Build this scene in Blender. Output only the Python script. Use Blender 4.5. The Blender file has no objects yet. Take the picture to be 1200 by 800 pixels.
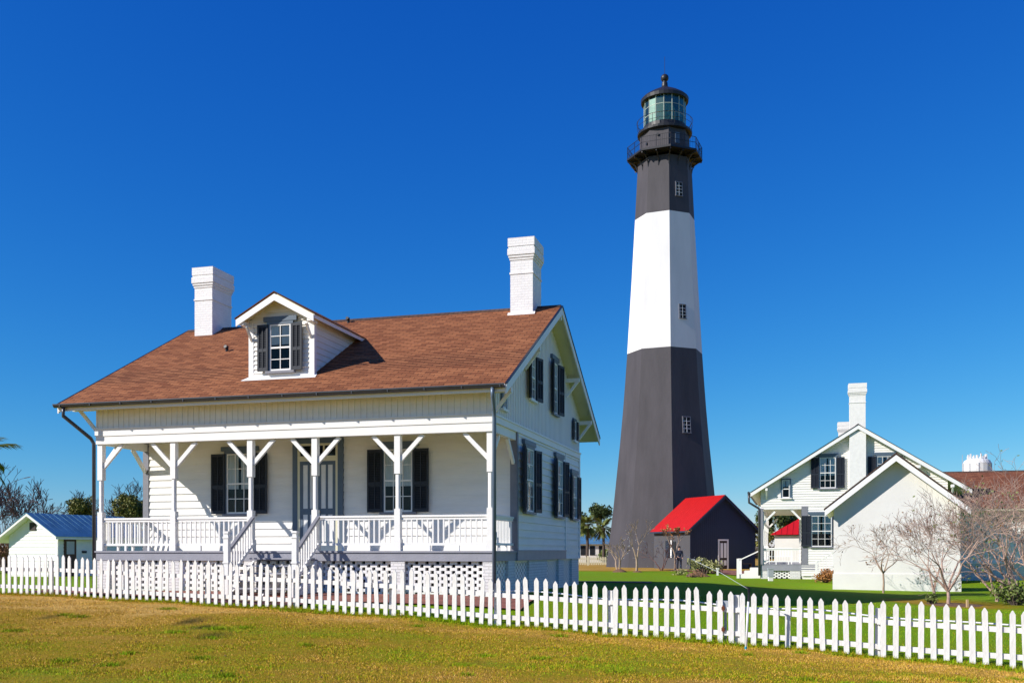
import bpy, bmesh, math, random
from mathutils import Vector, Matrix, noise
R = math.radians
random.seed(7)
S = bpy.context.scene
col = S.collection
F = 1167.0
EYE = 1.6
# ------------------------------------------------------------------ camera
cam = bpy.data.cameras.new("camera"); cam_o = bpy.data.objects.new("camera", cam); col.objects.link(cam_o)
cam.sensor_width = 36.0; cam.lens = 36.0*F/1200.0; cam.shift_y = (645-400)/1200.0
cam.clip_start = .1; cam.clip_end = 6000
cam_o.location = (0, 0, EYE); cam_o.rotation_euler = (R(90), 0, 0)
S.camera = cam_o
S.render.resolution_x = 1024; S.render.resolution_y = 682
# ------------------------------------------------------------------ light
SUN_AZ, SUN_EL = R(68), R(31)          # azimuth from -Y towards -X
to_sun = Vector((-math.sin(SUN_AZ)*math.cos(SUN_EL), -math.cos(SUN_AZ)*math.cos(SUN_EL), math.sin(SUN_EL)))
W = bpy.data.worlds.new("World"); S.world = W; W.use_nodes = True
nt = W.node_tree; nt.nodes.clear()
sky = nt.nodes.new('ShaderNodeTexSky'); sky.sky_type = 'NISHITA'; sky.sun_disc = False
sky.sun_elevation = SUN_EL; sky.sun_rotation = math.atan2(to_sun.x, to_sun.y)
sky.air_density = 1.0; sky.dust_density = 0.0; sky.ozone_density = 4.0; sky.altitude = 0
bg = nt.nodes.new('ShaderNodeBackground'); bg.inputs[1].default_value = 0.125
wo = nt.nodes.new('ShaderNodeOutputWorld')
# clear winter air: each channel of the sky gets its own contrast curve
se = nt.nodes.new('ShaderNodeSeparateColor'); co = nt.nodes.new('ShaderNodeCombineColor'); nt.links.new(sky.outputs[0], se.inputs[0])
for ch, (a_, g_) in enumerate(((.050, 2.15), (.350, 1.23), (1.51, .62))):
    pw = nt.nodes.new('ShaderNodeMath'); pw.operation = 'POWER'; pw.inputs[1].default_value = g_
    ml = nt.nodes.new('ShaderNodeMath'); ml.operation = 'MULTIPLY'; ml.inputs[1].default_value = a_
    nt.links.new(se.outputs[ch], pw.inputs[0]); nt.links.new(pw.outputs[0], ml.inputs[0]); nt.links.new(ml.outputs[0], co.inputs[ch])
nt.links.new(co.outputs[0], bg.inputs[0]); nt.links.new(bg.outputs[0], wo.inputs[0])
sl = bpy.data.lights.new("sun", 'SUN'); sl.energy = 4.8; sl.angle = R(.5); sl.color = (1.0, .945, .87)
so = bpy.data.objects.new("sun", sl); col.objects.link(so); so.rotation_euler = to_sun.to_track_quat('Z', 'Y').to_euler()
so.location = (-20, -10, 30)
S.view_settings.view_transform = 'Standard'; S.view_settings.look = 'None'; S.view_settings.gamma = 1; S.view_settings.exposure = 0.37
S.view_settings.use_curve_mapping = False

# ------------------------------------------------------------------ materials
def mat(name, c, rough=.6, var=0.0, scale=3.0, bump=0.0, bscale=20.0, spec=.4, metal=0.0, c2=None, stretch=None):
    m = bpy.data.materials.new(name); m.use_nodes = True; t = m.node_tree
    b = t.nodes['Principled BSDF']; b.inputs['Roughness'].default_value = rough
    b.inputs['Specular IOR Level'].default_value = spec; b.inputs['Metallic'].default_value = metal
    b.inputs['Base Color'].default_value = (*c, 1)
    tc = t.nodes.new('ShaderNodeTexCoord'); src = tc.outputs['Object']
    if stretch:
        mp = t.nodes.new('ShaderNodeMapping'); mp.inputs['Scale'].default_value = stretch
        t.links.new(src, mp.inputs[0]); src = mp.outputs[0]
    if var or c2:
        n = t.nodes.new('ShaderNodeTexNoise'); n.inputs['Scale'].default_value = scale; n.inputs['Detail'].default_value = 6
        n.inputs['Roughness'].default_value = .65
        t.links.new(src, n.inputs['Vector'])
        r = t.nodes.new('ShaderNodeValToRGB')
        cc = c2 if c2 else tuple(x*(1-var) for x in c)
        r.color_ramp.elements[0].color = (*cc, 1); r.color_ramp.elements[1].color = (*c, 1)
        r.color_ramp.elements[0].position = .32; r.color_ramp.elements[1].position = .62
        t.links.new(n.outputs['Fac'], r.inputs[0]); t.links.new(r.outputs[0], b.inputs['Base Color'])
    if bump:
        n2 = t.nodes.new('ShaderNodeTexNoise'); n2.inputs['Scale'].default_value = bscale; n2.inputs['Detail'].default_value = 5
        t.links.new(src, n2.inputs['Vector'])
        bp = t.nodes.new('ShaderNodeBump'); bp.inputs['Strength'].default_value = bump; bp.inputs['Distance'].default_value = .02
        t.links.new(n2.outputs['Fac'], bp.inputs['Height']); t.links.new(bp.outputs[0], b.inputs['Normal'])
    return m

def brickmat(name, c1, c2, mortar, bw, bh, msize, vec='xz', bump=.5, rough=.8, tilt=1.0, noisevar=0.0):
    m = bpy.data.materials.new(name); m.use_nodes = True; t = m.node_tree
    b = t.nodes['Principled BSDF']; b.inputs['Roughness'].default_value = rough; b.inputs['Specular IOR Level'].default_value = .25
    tc = t.nodes.new('ShaderNodeTexCoord'); sp = t.nodes.new('ShaderNodeSeparateXYZ'); t.links.new(tc.outputs['Object'], sp.inputs[0])
    cb = t.nodes.new('ShaderNodeCombineXYZ')
    if vec == 'xz':
        ad = t.nodes.new('ShaderNodeMath'); ad.operation = 'ADD'
        t.links.new(sp.outputs[0], ad.inputs[0]); t.links.new(sp.outputs[1], ad.inputs[1])
        t.links.new(ad.outputs[0], cb.inputs[0]); t.links.new(sp.outputs[2], cb.inputs[1])
    elif vec == 'yx':
        t.links.new(sp.outputs[1], cb.inputs[0]); t.links.new(sp.outputs[0], cb.inputs[1])
    else:
        t.links.new(sp.outputs[0], cb.inputs[0]); t.links.new(sp.outputs[1], cb.inputs[1])
    br = t.nodes.new('ShaderNodeTexBrick'); br.inputs['Scale'].default_value = 1
    br.inputs['Brick Width'].default_value = bw; br.inputs['Row Height'].default_value = bh; br.inputs['Mortar Size'].default_value = msize
    br.inputs['Color1'].default_value = (*c1, 1); br.inputs['Color2'].default_value = (*c2, 1); br.inputs['Mortar'].default_value = (*mortar, 1)
    br.inputs['Mortar Smooth'].default_value = .1
    t.links.new(cb.outputs[0], br.inputs[0])
    out = br.outputs['Color']
    if noisevar:
        n = t.nodes.new('ShaderNodeTexNoise'); n.inputs['Scale'].default_value = 3.0; n.inputs['Detail'].default_value = 8
        n.inputs['Roughness'].default_value = .7
        t.links.new(tc.outputs['Object'], n.inputs['Vector'])
        mr = t.nodes.new('ShaderNodeMapRange'); mr.inputs[1].default_value = .3; mr.inputs[2].default_value = .7
        mr.inputs[3].default_value = 1-noisevar; mr.inputs[4].default_value = 1+noisevar*.6
        t.links.new(n.outputs['Fac'], mr.inputs[0])
        vm = t.nodes.new('ShaderNodeVectorMath'); vm.operation = 'SCALE'
        t.links.new(out, vm.inputs[0]); t.links.new(mr.outputs[0], vm.inputs['Scale']); out = vm.outputs[0]
    t.links.new(out, b.inputs['Base Color'])
    if bump:
        n2 = t.nodes.new('ShaderNodeTexNoise'); n2.inputs['Scale'].default_value = 25; t.links.new(tc.outputs['Object'], n2.inputs['Vector'])
        mx = t.nodes.new('ShaderNodeMath'); mx.operation = 'MULTIPLY_ADD'; mx.inputs[1].default_value = -1.0
        t.links.new(br.outputs['Fac'], mx.inputs[0])
        mu = t.nodes.new('ShaderNodeMath'); mu.operation = 'MULTIPLY'; mu.inputs[1].default_value = .6; t.links.new(n2.outputs['Fac'], mu.inputs[0])
        t.links.new(mu.outputs[0], mx.inputs[2])
        bp = t.nodes.new('ShaderNodeBump'); bp.inputs['Strength'].default_value = bump; bp.inputs['Distance'].default_value = .012
        t.links.new(mx.outputs[0], bp.inputs['Height']); t.links.new(bp.outputs[0], b.inputs['Normal'])
    return m

M = {}
M['white'] = mat('white_paint', (.84, .82, .79), .5, .05, 1.5, .15, 30)
M['siding'] = mat('siding_paint', (.85, .82, .76), .55, .10, 1.6, .2, 18, stretch=(.5, 1, 3))
M['cream'] = mat('cream_paint', (.74, .70, .50), .6, .05, 1.5, .1, 30)
M['picket'] = mat('picket_paint', (.83, .81, .78), .5, c2=(.62, .60, .56), scale=7, bump=.3, bscale=40, stretch=(1, 1, .25))
M['trim'] = mat('slate_blue_trim', (.10, .14, .19), .5, .15, 4)
M['lint'] = mat('grey_trim', (.22, .22, .25), .55, .15, 4)
M['deck'] = mat('grey_deck_paint', (.30, .30, .34), .55, .12, 3, .2, 25)
M['shutter'] = mat('shutter_navy', (.018, .023, .034), .55, .2, 5)
M['shinglu'] = brickmat('brown_shingles', (.36, .142, .060), (.205, .070, .029), (.08, .03, .015), .31, .1225, .008, 'xy', .8, .95, noisevar=.10)
M['shingles_r'] = brickmat('brown_shingles_r', (.27, .105, .055), (.17, .06, .032), (.10, .04, .025), .31, .1225, .006, 'xy', .6, .95, noisevar=.18)
M['shingle_dark'] = brickmat('dark_shingles', (.10, .06, .045), (.07, .045, .035), (.03, .02, .02), .3, .14, .006, 'yx', .5, .95)
M['chim'] = brickmat('white_brick', (.83, .81, .79), (.79, .77, .75), (.74, .72, .70), .21, .072, .007, 'xz', .5, .7, noisevar=.06)
M['chimfar'] = mat('white_brick_far', (.80, .78, .74), .7, .10, 6)
M['pier'] = brickmat('white_brick_pier', (.80, .77, .75), (.74, .72, .70), (.62, .60, .58), .21, .075, .009, 'xz', .9, .8, noisevar=.08)
M['redbrick'] = brickmat('red_brick_paving', (.33, .11, .075), (.24, .085, .06), (.20, .14, .11), .22, .11, .01, 'xy', .6, .9, noisevar=.3)
M['black'] = mat('black_metal', (.012, .012, .014), .4, .1, 3)
M['gutter'] = mat('grey_gutter', (.075, .075, .085), .35, .2, 3, metal=.3)
M['gutblue'] = mat('blue_grey_downspout', (.12, .17, .24), .4, .1, 3, metal=.2)
M['dark'] = mat('dark_interior', (.012, .016, .02), .9)  # near-black colour standing in for the shade of unlit interiors
M['curtain'] = mat('curtain', (.80, .80, .77), .9, .15, 6, stretch=(6, 1, .4))
M['doorpanel'] = mat('door_panel', (.78, .78, .76), .5, .08, 4)
M['brass'] = mat('brass', (.7, .45, .08), .35, metal=.8)
M['redmetal'] = mat('red_metal_roof', (.52, .007, .006), .5, .12, 1.5)
M['bluemetal'] = mat('blue_grey_metal_roof', (.13, .30, .42), .35, .35, 1.5, metal=.25)
M['tower_black'] = mat('tower_black', (.064, .058, .066), .7, .28, .9, .4, 9, stretch=(1, 1, .22))
M['tower_black_gloss'] = mat('tower_black_iron', (.020, .020, .024), .45, .2, 2)
M['tower_white'] = mat('tower_white', (.72, .71, .70), .7, .10, .9, .2, 9, stretch=(1, 1, .22))
M['annex'] = mat('annex_paint', (.075, .072, .080), .75, .12, .8, .25, 14)
M['annex_shaded'] = mat('annex_shaded_paint', (.022, .036, .070), .7, .12, .8, .2, 14)  # black annex paint, darkened and blued: shade of gable and eaves in the colour
M['stucco'] = mat('white_stucco', (.77, .75, .71), .85, .10, .6, .35, 40)
M['bark'] = mat('pale_bark', (.42, .30, .21), .85, .35, 8, .5, 30)
M['barkgrey'] = mat('grey_bark', (.50, .34, .27), .85, .4, 7, .5, 30)
M['barkred'] = mat('reddish_twigs', (.16, .085, .075), .9, .4, 5)
M['barkdark'] = mat('dark_bark', (.10, .075, .06), .9, .4, 5)
M['hose'] = mat('white_pvc', (.80, .80, .80), .35)
M['steel'] = mat('grey_enclosure', (.40, .43, .48), .4, metal=.2)
M['rust'] = mat('rust', (.16, .05, .02), .9, .3, 30)
M['mulch'] = mat('mulch', (.20, .11, .06), .95, .5, 14, .8, 30)
M['sand'] = mat('sand_timber', (.60, .42, .22), .9, .15, 6)
M['skin'] = mat('skin', (.52, .30, .22), .6)
M['navy'] = mat('navy_cloth', (.015, .018, .035), .85)
M['hair'] = mat('dark_hair', (.02, .012, .01), .8)
M['woodbench'] = mat('dark_wood', (.05, .035, .03), .7, .3, 5)

def glassmat(name, tint, trans, rough=.03, gl=.5):
    m = bpy.data.materials.new(name); m.use_nodes = True; t = m.node_tree; t.nodes.clear()
    tr = t.nodes.new('ShaderNodeBsdfTransparent'); tr.inputs[0].default_value = (*trans, 1)
    g = t.nodes.new('ShaderNodeBsdfGlossy'); g.inputs['Color'].default_value = (*tint, 1); g.inputs['Roughness'].default_value = rough
    f = t.nodes.new('ShaderNodeLayerWeight'); f.inputs[0].default_value = gl
    n = t.nodes.new('ShaderNodeTexNoise'); n.inputs['Scale'].default_value = 1.5
    tc = t.nodes.new('ShaderNodeTexCoord'); t.links.new(tc.outputs['Object'], n.inputs['Vector'])
    bp = t.nodes.new('ShaderNodeBump'); bp.inputs['Strength'].default_value = .12; bp.inputs['Distance'].default_value = .05
    t.links.new(n.outputs['Fac'], bp.inputs['Height']); t.links.new(bp.outputs[0], g.inputs['Normal'])
    mx = t.nodes.new('ShaderNodeMixShader'); o = t.nodes.new('ShaderNodeOutputMaterial')
    t.links.new(f.outputs['Fresnel'], mx.inputs[0]); t.links.new(tr.outputs[0], mx.inputs[1]); t.links.new(g.outputs[0], mx.inputs[2])
    t.links.new(mx.outputs[0], o.inputs[0])
    return m
M['glass'] = glassmat('window_glass', (.9, .95, 1), (.80, .85, .87), .03, .22)
M['lglass'] = glassmat('lantern_glass', (.62, .95, .80), (.75, .95, .88), .30, .55)
M['fresnel'] = mat('fresnel_lens', (.55, .62, .25), .12, c2=(.10, .32, .36), scale=1.4, spec=1.0, stretch=(1, 1, 2.5))

def leafmat(name, c1, c2, scale=1.5):
    m = mat(name, c1, .6, c2=c2, scale=scale, spec=.3)
    b = m.node_tree.nodes['Principled BSDF']
    return m
M['palm'] = leafmat('palm_green', (.17, .19, .035), (.05, .075, .015))
M['pine'] = leafmat('pine_green', (.070, .10, .022), (.022, .04, .012), .5)
M['cedar'] = leafmat('cedar_green', (.22, .21, .045), (.05, .07, .02), .8)
M['bushgreen'] = leafmat('bush_green', (.20, .24, .06), (.05, .08, .02), 3)
M['bushpale'] = leafmat('bush_pale', (.40, .38, .16), (.12, .14, .05), 3)
M['orange'] = leafmat('orange_leaf', (.42, .18, .05), (.20, .10, .04), 3)
M['autumn'] = leafmat('autumn_leaf', (.26, .13, .05), (.14, .07, .03), 3)
M['woods'] = leafmat('woods', (.085, .065, .035), (.04, .035, .02), .15)

# ------------------------------------------------------------------ mesh builder
class MB:
    def __init__(s): s.v = []; s.f = []
    def add(s, vs, fs):
        n = len(s.v); s.v += [tuple(p) for p in vs]; s.f += [tuple(n+i for i in q) for q in fs]
    def box(s, x0, x1, y0, y1, z0, z1):
        s.add([(x0,y0,z0),(x1,y0,z0),(x1,y1,z0),(x0,y1,z0),(x0,y0,z1),(x1,y0,z1),(x1,y1,z1),(x0,y1,z1)],
              [(0,3,2,1),(4,5,6,7),(0,1,5,4),(1,2,6,5),(2,3,7,6),(3,0,4,7)])
    def prism(s, pts, ext):
        n = len(pts); e = Vector(ext); a = [Vector(p) for p in pts]
        s.add(a+[p+e for p in a], [tuple(range(n))[::-1], tuple(range(n, 2*n))]+[(i, (i+1) % n, n+(i+1) % n, n+i) for i in range(n)])
    def bar(s, p, q, w, h, up=(0, 0, 1)):
        p = Vector(p); q = Vector(q); d = (q-p).normalized(); up = Vector(up)
        sd = d.cross(up)
        if sd.length < 1e-4: sd = d.cross(Vector((0, 1, 0)))
        sd.normalize(); u = sd.cross(d).normalized()
        a = sd*w/2; b = u*h/2
        s.add([p-a-b, p+a-b, p+a+b, p-a+b, q-a-b, q+a-b, q+a+b, q-a+b],
              [(0,1,2,3),(7,6,5,4),(0,4,5,1),(1,5,6,2),(2,6,7,3),(3,7,4,0)])
    def tube(s, pts, rad, n=6, cap=True):
        pts = [Vector(p) for p in pts]
        if not isinstance(rad, (list, tuple)): rad = [rad]*len(pts)
        vs = []; fs = []; ref = None
        for i, p in enumerate(pts):
            d = (pts[min(i+1, len(pts)-1)]-pts[max(i-1, 0)])
            if d.length < 1e-6: d = Vector((0, 0, 1))
            d.normalize()
            a = Vector((1, 0, 0)) if abs(d.x) < .8 else Vector((0, 1, 0))
            if ref is not None and abs(ref.dot(d)) < .95: a = ref
            u = (a-d*a.dot(d)).normalized(); ref = u; w = d.cross(u)
            for k in range(n):
                t = 2*math.pi*k/n; vs.append(p+(u*math.cos(t)+w*math.sin(t))*rad[i])
        for i in range(len(pts)-1):
            for k in range(n):
                fs.append((i*n+k, i*n+(k+1) % n, (i+1)*n+(k+1) % n, (i+1)*n+k))
        if cap: fs.append(tuple(range(n))[::-1]); fs.append(tuple((len(pts)-1)*n+k for k in range(n)))
        s.add(vs, fs)
    def lathe(s, prof, n=24, c=(0, 0, 0), rot=0.0):
        vs = []; fs = []
        for r, z in prof:
            for k in range(n):
                t = rot+2*math.pi*k/n; vs.append((c[0]+r*math.cos(t), c[1]+r*math.sin(t), c[2]+z))
        m = len(prof)
        for i in range(m-1):
            for k in range(n): fs.append((i*n+k, i*n+(k+1) % n, (i+1)*n+(k+1) % n, (i+1)*n+k))
        fs.append(tuple(range(n))[::-1]); fs.append(tuple((m-1)*n+k for k in range(n)))
        s.add(vs, fs)
    def leaf(s, p, size, asp=.6):
        n = Vector((random.gauss(0, 1), random.gauss(0, 1), random.gauss(0, 1)+.3)).normalized()
        a = n.orthogonal().normalized(); a.rotate(Matrix.Rotation(random.random()*6.28, 3, n)); b = n.cross(a)
        a *= size; b *= size*asp; p = Vector(p)
        s.add([p-a, p-b*.9, p+a, p+b], [(0, 1, 2, 3)])
    def build(s, name, m, parent=None, smooth=False, loc=None, rot=None):
        me = bpy.data.meshes.new(name); me.from_pydata(s.v, [], s.f); me.update()
        if m: me.materials.append(M[m] if isinstance(m, str) else m)
        if smooth: me.polygons.foreach_set('use_smooth', [True]*len(me.polygons))
        o = bpy.data.objects.new(name, me); col.objects.link(o)
        if parent: o.parent = parent
        if loc: o.location = loc
        if rot: o.rotation_euler = rot
        return o

def tag(o, label, cat, group=None):
    o['label'] = label; o['category'] = cat
    if group: o['group'] = group
    return o
def kind(o, k): o['kind'] = k; return o
def empty(name, loc, rz=0, label=None, cat=None, group=None):
    o = bpy.data.objects.new(name, None); col.objects.link(o); o.location = loc; o.rotation_euler = (0, 0, rz); o.empty_display_size = .3
    if label: tag(o, label, cat, group)
    return o

# ------------------------------------------------------------------ terrain
CP = [(-13,25,1.08),(-12,24.8,1.10),(-8.8,23.2,1.18),(-5.7,22,1.27),(-2.7,20.7,1.37),(.2,19.5,1.52),(2.4,18.6,1.63),(4.7,17.6,1.72),(6.5,16.8,1.86),(9,15.9,1.97),
      (-11,27,1.05),(-8,25.6,1.06),(-5,24.8,1.06),(-2,24,1.07),(.4,23.8,1.12),(2.3,33,1.12),(-8,36,1.1),(5,40,1.2),(1.3,28,1.1),(6,27,1.45),(9,31,1.5),(3.2,24,1.36),
      (16.4,36.5,1.52),(13.2,40.7,1.5),(13,52,1.5),(9,44,1.35),(15,29,1.62),(18,32,1.6),(14,90,1.46),(8,70,1.42),(-22,50,1.3),(-20,35,1.15),(-24,70,1.35),
      (0,0,1.65),(0,10,1.68),(-6,12,1.55),(-8,17,1.38),(6,11,1.86),(12,12,2.0),(0,15,1.62),(-20,22,1.05),(14,16,2.0),(30,50,1.55),(40,30,1.7),(24,24,1.8),(24,46,1.8),(-30,10,1.2),(30,8,2.0)]
def H(x, y):
    sw = 0; sv = 0
    for a, b, d in CP:
        q = (x-a)**2+(y-b)**2; w = 1.0/(q+1.5)**2
        sw += w; sv += w*d
    w = 1.0/(900.0)**2; sw += w; sv += w*1.5
    return EYE-sv/sw
def G(px, d, dz=0):
    x = (px-600)/F*d
    return Vector((x, d, H(x, d)+dz))
def P(px, py, d): return Vector(((px-600)/F*d, d, EYE+(645-py)/F*d))
def ss(a, b, x):
    t = max(0, min(1, (x-a)/(b-a))); return t*t*(3-2*t)
def fy(x): return 19.6-.4135*x
def dryness(x, y):
    n = noise.noise(Vector((x*.35, y*.6, 0)))*.5+noise.noise(Vector((x*.9, y*1.6, 5)))*.35
    k = y-fy(x)
    if k < 0:
        v = .53+.58*n+.40*math.exp(-((k+.9)/1.0)**2)*(.6+.4*noise.noise(Vector((x*.5, 3, 1))))
        v += .25*ss(-4, -9, x)*ss(14, 20, y)
    else:
        v = .06+.30*n
        v += .8*ss(68, 72, y)*(1-ss(140, 200, y)*.3)
        q = math.hypot(x-13.2, (y-30)*.8); v += .6*(1-ss(1.2, 2.4, q))
        v += .35*ss(-2, 2, x)*math.exp(-(k/2.0)**2)*.3
    return max(0, min(1, v))
def spot(x, y):
    v = 0
    for sx, sy, r in ((225, 733, .28), (247, 745, .22), (238, 738, .18), (150, 712, .18), (60, 730, .15), (560, 760, .10)):
        d = 1.42*F/(sy-645) if sy > 0 else 20
        X = (sx-600)/F*d
        v = max(v, 1-ss(r*.2, r*1.3, math.hypot((x-X), (y-d)*.35)))
    return v
def axis(segs):
    out = [segs[0][0]]
    for a, b, st in segs:
        n = max(1, round((b-a)/st)); out += [a+(b-a)*(i+1)/n for i in range(n)]
    return out
xs = axis([(-1500,-300,200),(-300,-60,20),(-60,-16,2),(-16,14,.3),(14,60,1.2),(60,300,20),(300,1500,200)])
ys = axis([(-60,8,4),(8,26,.3),(26,60,.8),(60,110,2),(110,300,12),(300,3000,300)])
me = bpy.data.meshes.new('ground')
vs = [(x, y, H(x, y)+(.012*noise.noise(Vector((x*1.3, y*1.3, 9))) if abs(x) < 60 and y < 80 else 0)) for y in ys for x in xs]; nx = len(xs)
fs = [(j*nx+i, j*nx+i+1, (j+1)*nx+i+1, (j+1)*nx+i) for j in range(len(ys)-1) for i in range(nx-1)]
me.from_pydata(vs, [], fs)
def addcol(me, fn):
    ca = me.color_attributes.new('dry', 'FLOAT_COLOR', 'POINT')
    buf = []
    for v in me.vertices:
        a, b = fn(v.co.x, v.co.y); buf += [a, b, 0, 1]
    ca.data.foreach_set('color', buf)
addcol(me, lambda x, y: (dryness(x, y), spot(x, y)))
def grassmat(name, lift=1.0, base=True):
    m = bpy.data.materials.new(name); m.use_nodes = True; t = m.node_tree; b = t.nodes['Principled BSDF']
    b.inputs['Roughness'].default_value = .9; b.inputs['Specular IOR Level'].default_value = .1
    at = t.nodes.new('ShaderNodeAttribute'); at.attribute_name = 'dry'; sp = t.nodes.new('ShaderNodeSeparateXYZ'); t.links.new(at.outputs['Color'], sp.inputs[0])
    tc = t.nodes.new('ShaderNodeTexCoord')
    n = t.nodes.new('ShaderNodeTexNoise'); n.inputs['Scale'].default_value = 8; n.inputs['Detail'].default_value = 12; n.inputs['Roughness'].default_value = .75
    t.links.new(tc.outputs['Object'], n.inputs['Vector'])
    ma = t.nodes.new('ShaderNodeMath'); ma.operation = 'MULTIPLY_ADD'; ma.inputs[1].default_value = 1.1; 
    t.links.new(n.outputs['Fac'], ma.inputs[0])
    sb = t.nodes.new('ShaderNodeMath'); sb.operation = 'SUBTRACT'; sb.inputs[1].default_value = .55; t.links.new(sp.outputs[0], sb.inputs[0]); t.links.new(sb.outputs[0], ma.inputs[2])
    r = t.nodes.new('ShaderNodeValToRGB'); e = r.color_ramp.elements
    cols = [(0, (.135, .250, .004)), (.30, (.185, .200, .005)), (.55, (.250, .175, .008)), (.8, (.33, .185, .024)), (1, (.46, .29, .08))]
    e[0].position = 0; e[0].color = (*[c*lift for c in cols[0][1]], 1); e[1].position = 1; e[1].color = (*[c*lift for c in cols[-1][1]], 1)
    for p, c in cols[1:-1]:
        q = e.new(p); q.color = (*[k*lift for k in c], 1)
    t.links.new(ma.outputs[0], r.inputs[0])
    mx = t.nodes.new('ShaderNodeMix'); mx.data_type = 'RGBA'; mx.inputs[7].default_value = (.035, .04, .012, 1)
    ms = t.nodes.new('ShaderNodeMath'); ms.operation = 'MULTIPLY'; ms.inputs[1].default_value = .8; t.links.new(sp.outputs[1], ms.inputs[0])
    t.links.new(ms.outputs[0], mx.inputs[0]); t.links.new(r.outputs[0], mx.inputs[6]); t.links.new(mx.outputs[2], b.inputs['Base Color'])
    if base:
        n2 = t.nodes.new('ShaderNodeTexNoise'); n2.inputs['Scale'].default_value = 45; n2.inputs['Detail'].default_value = 4; t.links.new(tc.outputs['Object'], n2.inputs['Vector'])
        bp = t.nodes.new('ShaderNodeBump'); bp.inputs['Strength'].default_value = .8; bp.inputs['Distance'].default_value = .03
        t.links.new(n2.outputs['Fac'], bp.inputs['Height']); t.links.new(bp.outputs[0], b.inputs['Normal'])
    return m
M['ground'] = grassmat('lawn_ground', 1.15); M['blade'] = grassmat('grass_blades', 1.75, False)
me.materials.append(M['ground']); me.polygons.foreach_set('use_smooth', [True]*len(me.polygons))
g = bpy.data.objects.new('ground', me); col.objects.link(g); kind(g, 'structure')

def sheet(name, m, cx, cy, ang, L, Wd, lift=.03, nseg=20):
    mb = MB(); ca, sa = math.cos(ang), math.sin(ang); vs = []; nw = 4
    for i in range(nseg+1):
        for j in range(nw+1):
            a = (i/nseg-.5)*L; b = (j/nw-.5)*Wd; x = cx+ca*a-sa*b; y = cy+sa*a+ca*b
            vs.append((x-cx, y-cy, H(x, y)+lift))
    mb.add(vs, [(i*(nw+1)+j, (i+1)*(nw+1)+j, (i+1)*(nw+1)+j+1, i*(nw+1)+j+1) for i in range(nseg) for j in range(nw)])
    o = mb.build(name, m, loc=(cx, cy, 0)); kind(o, 'structure'); return o

# ------------------------------------------------------------------ generic building pieces
def siding(mb, xr, z0, z1, e=.2, t=.030):
    k = 0; z = z0
    while z < z1-1e-4:
        zz = min(z+e, z1); a0, b0 = xr(z); a1, b1 = xr(zz)
        if b0-a0 > .02:
            if b1 < a1: a1 = b1 = (a1+b1)/2
            mb.add([(a0, -t, z), (b0, -t, z), (b1, -.002, zz), (a1, -.002, zz), (a0, .0, z), (b0, .0, z)], [(0, 1, 2, 3), (4, 5, 1, 0)])
        z = zz
def lapwall(parent, name, xr, z0, z1, loc, rz, m='siding', e=.2):
    mb = MB(); siding(mb, xr, z0, z1, e); return mb.build(name, m, parent, loc=loc, rot=(0, 0, rz))
def battenwall(parent, name, xr, z0, z1fn, x0, x1, loc, rz, sp=.16, m='white'):
    mb = MB(); n = int((x1-x0)/sp); 
    xsn = [x0+(x1-x0)*i/60 for i in range(61)]
    for a, b in zip(xsn, xsn[1:]):
        mb.add([(a, 0, z0), (b, 0, z0), (b, 0, z1fn(b)), (a, 0, z1fn(a))], [(0, 1, 2, 3)])
    for i in range(n+1):
        x = x0+.02+i*(x1-x0-.04)/n; t = z1fn(x)
        if t > z0+.05: mb.box(x-.016, x+.016, -.018, .001, z0, t)
    return mb.build(name, m, parent, loc=loc, rot=(0, 0, rz))

def copychain(o, parent, loc):
    c = o.copy(); col.objects.link(c); c.parent = parent; c.location = loc
    return c

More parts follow.
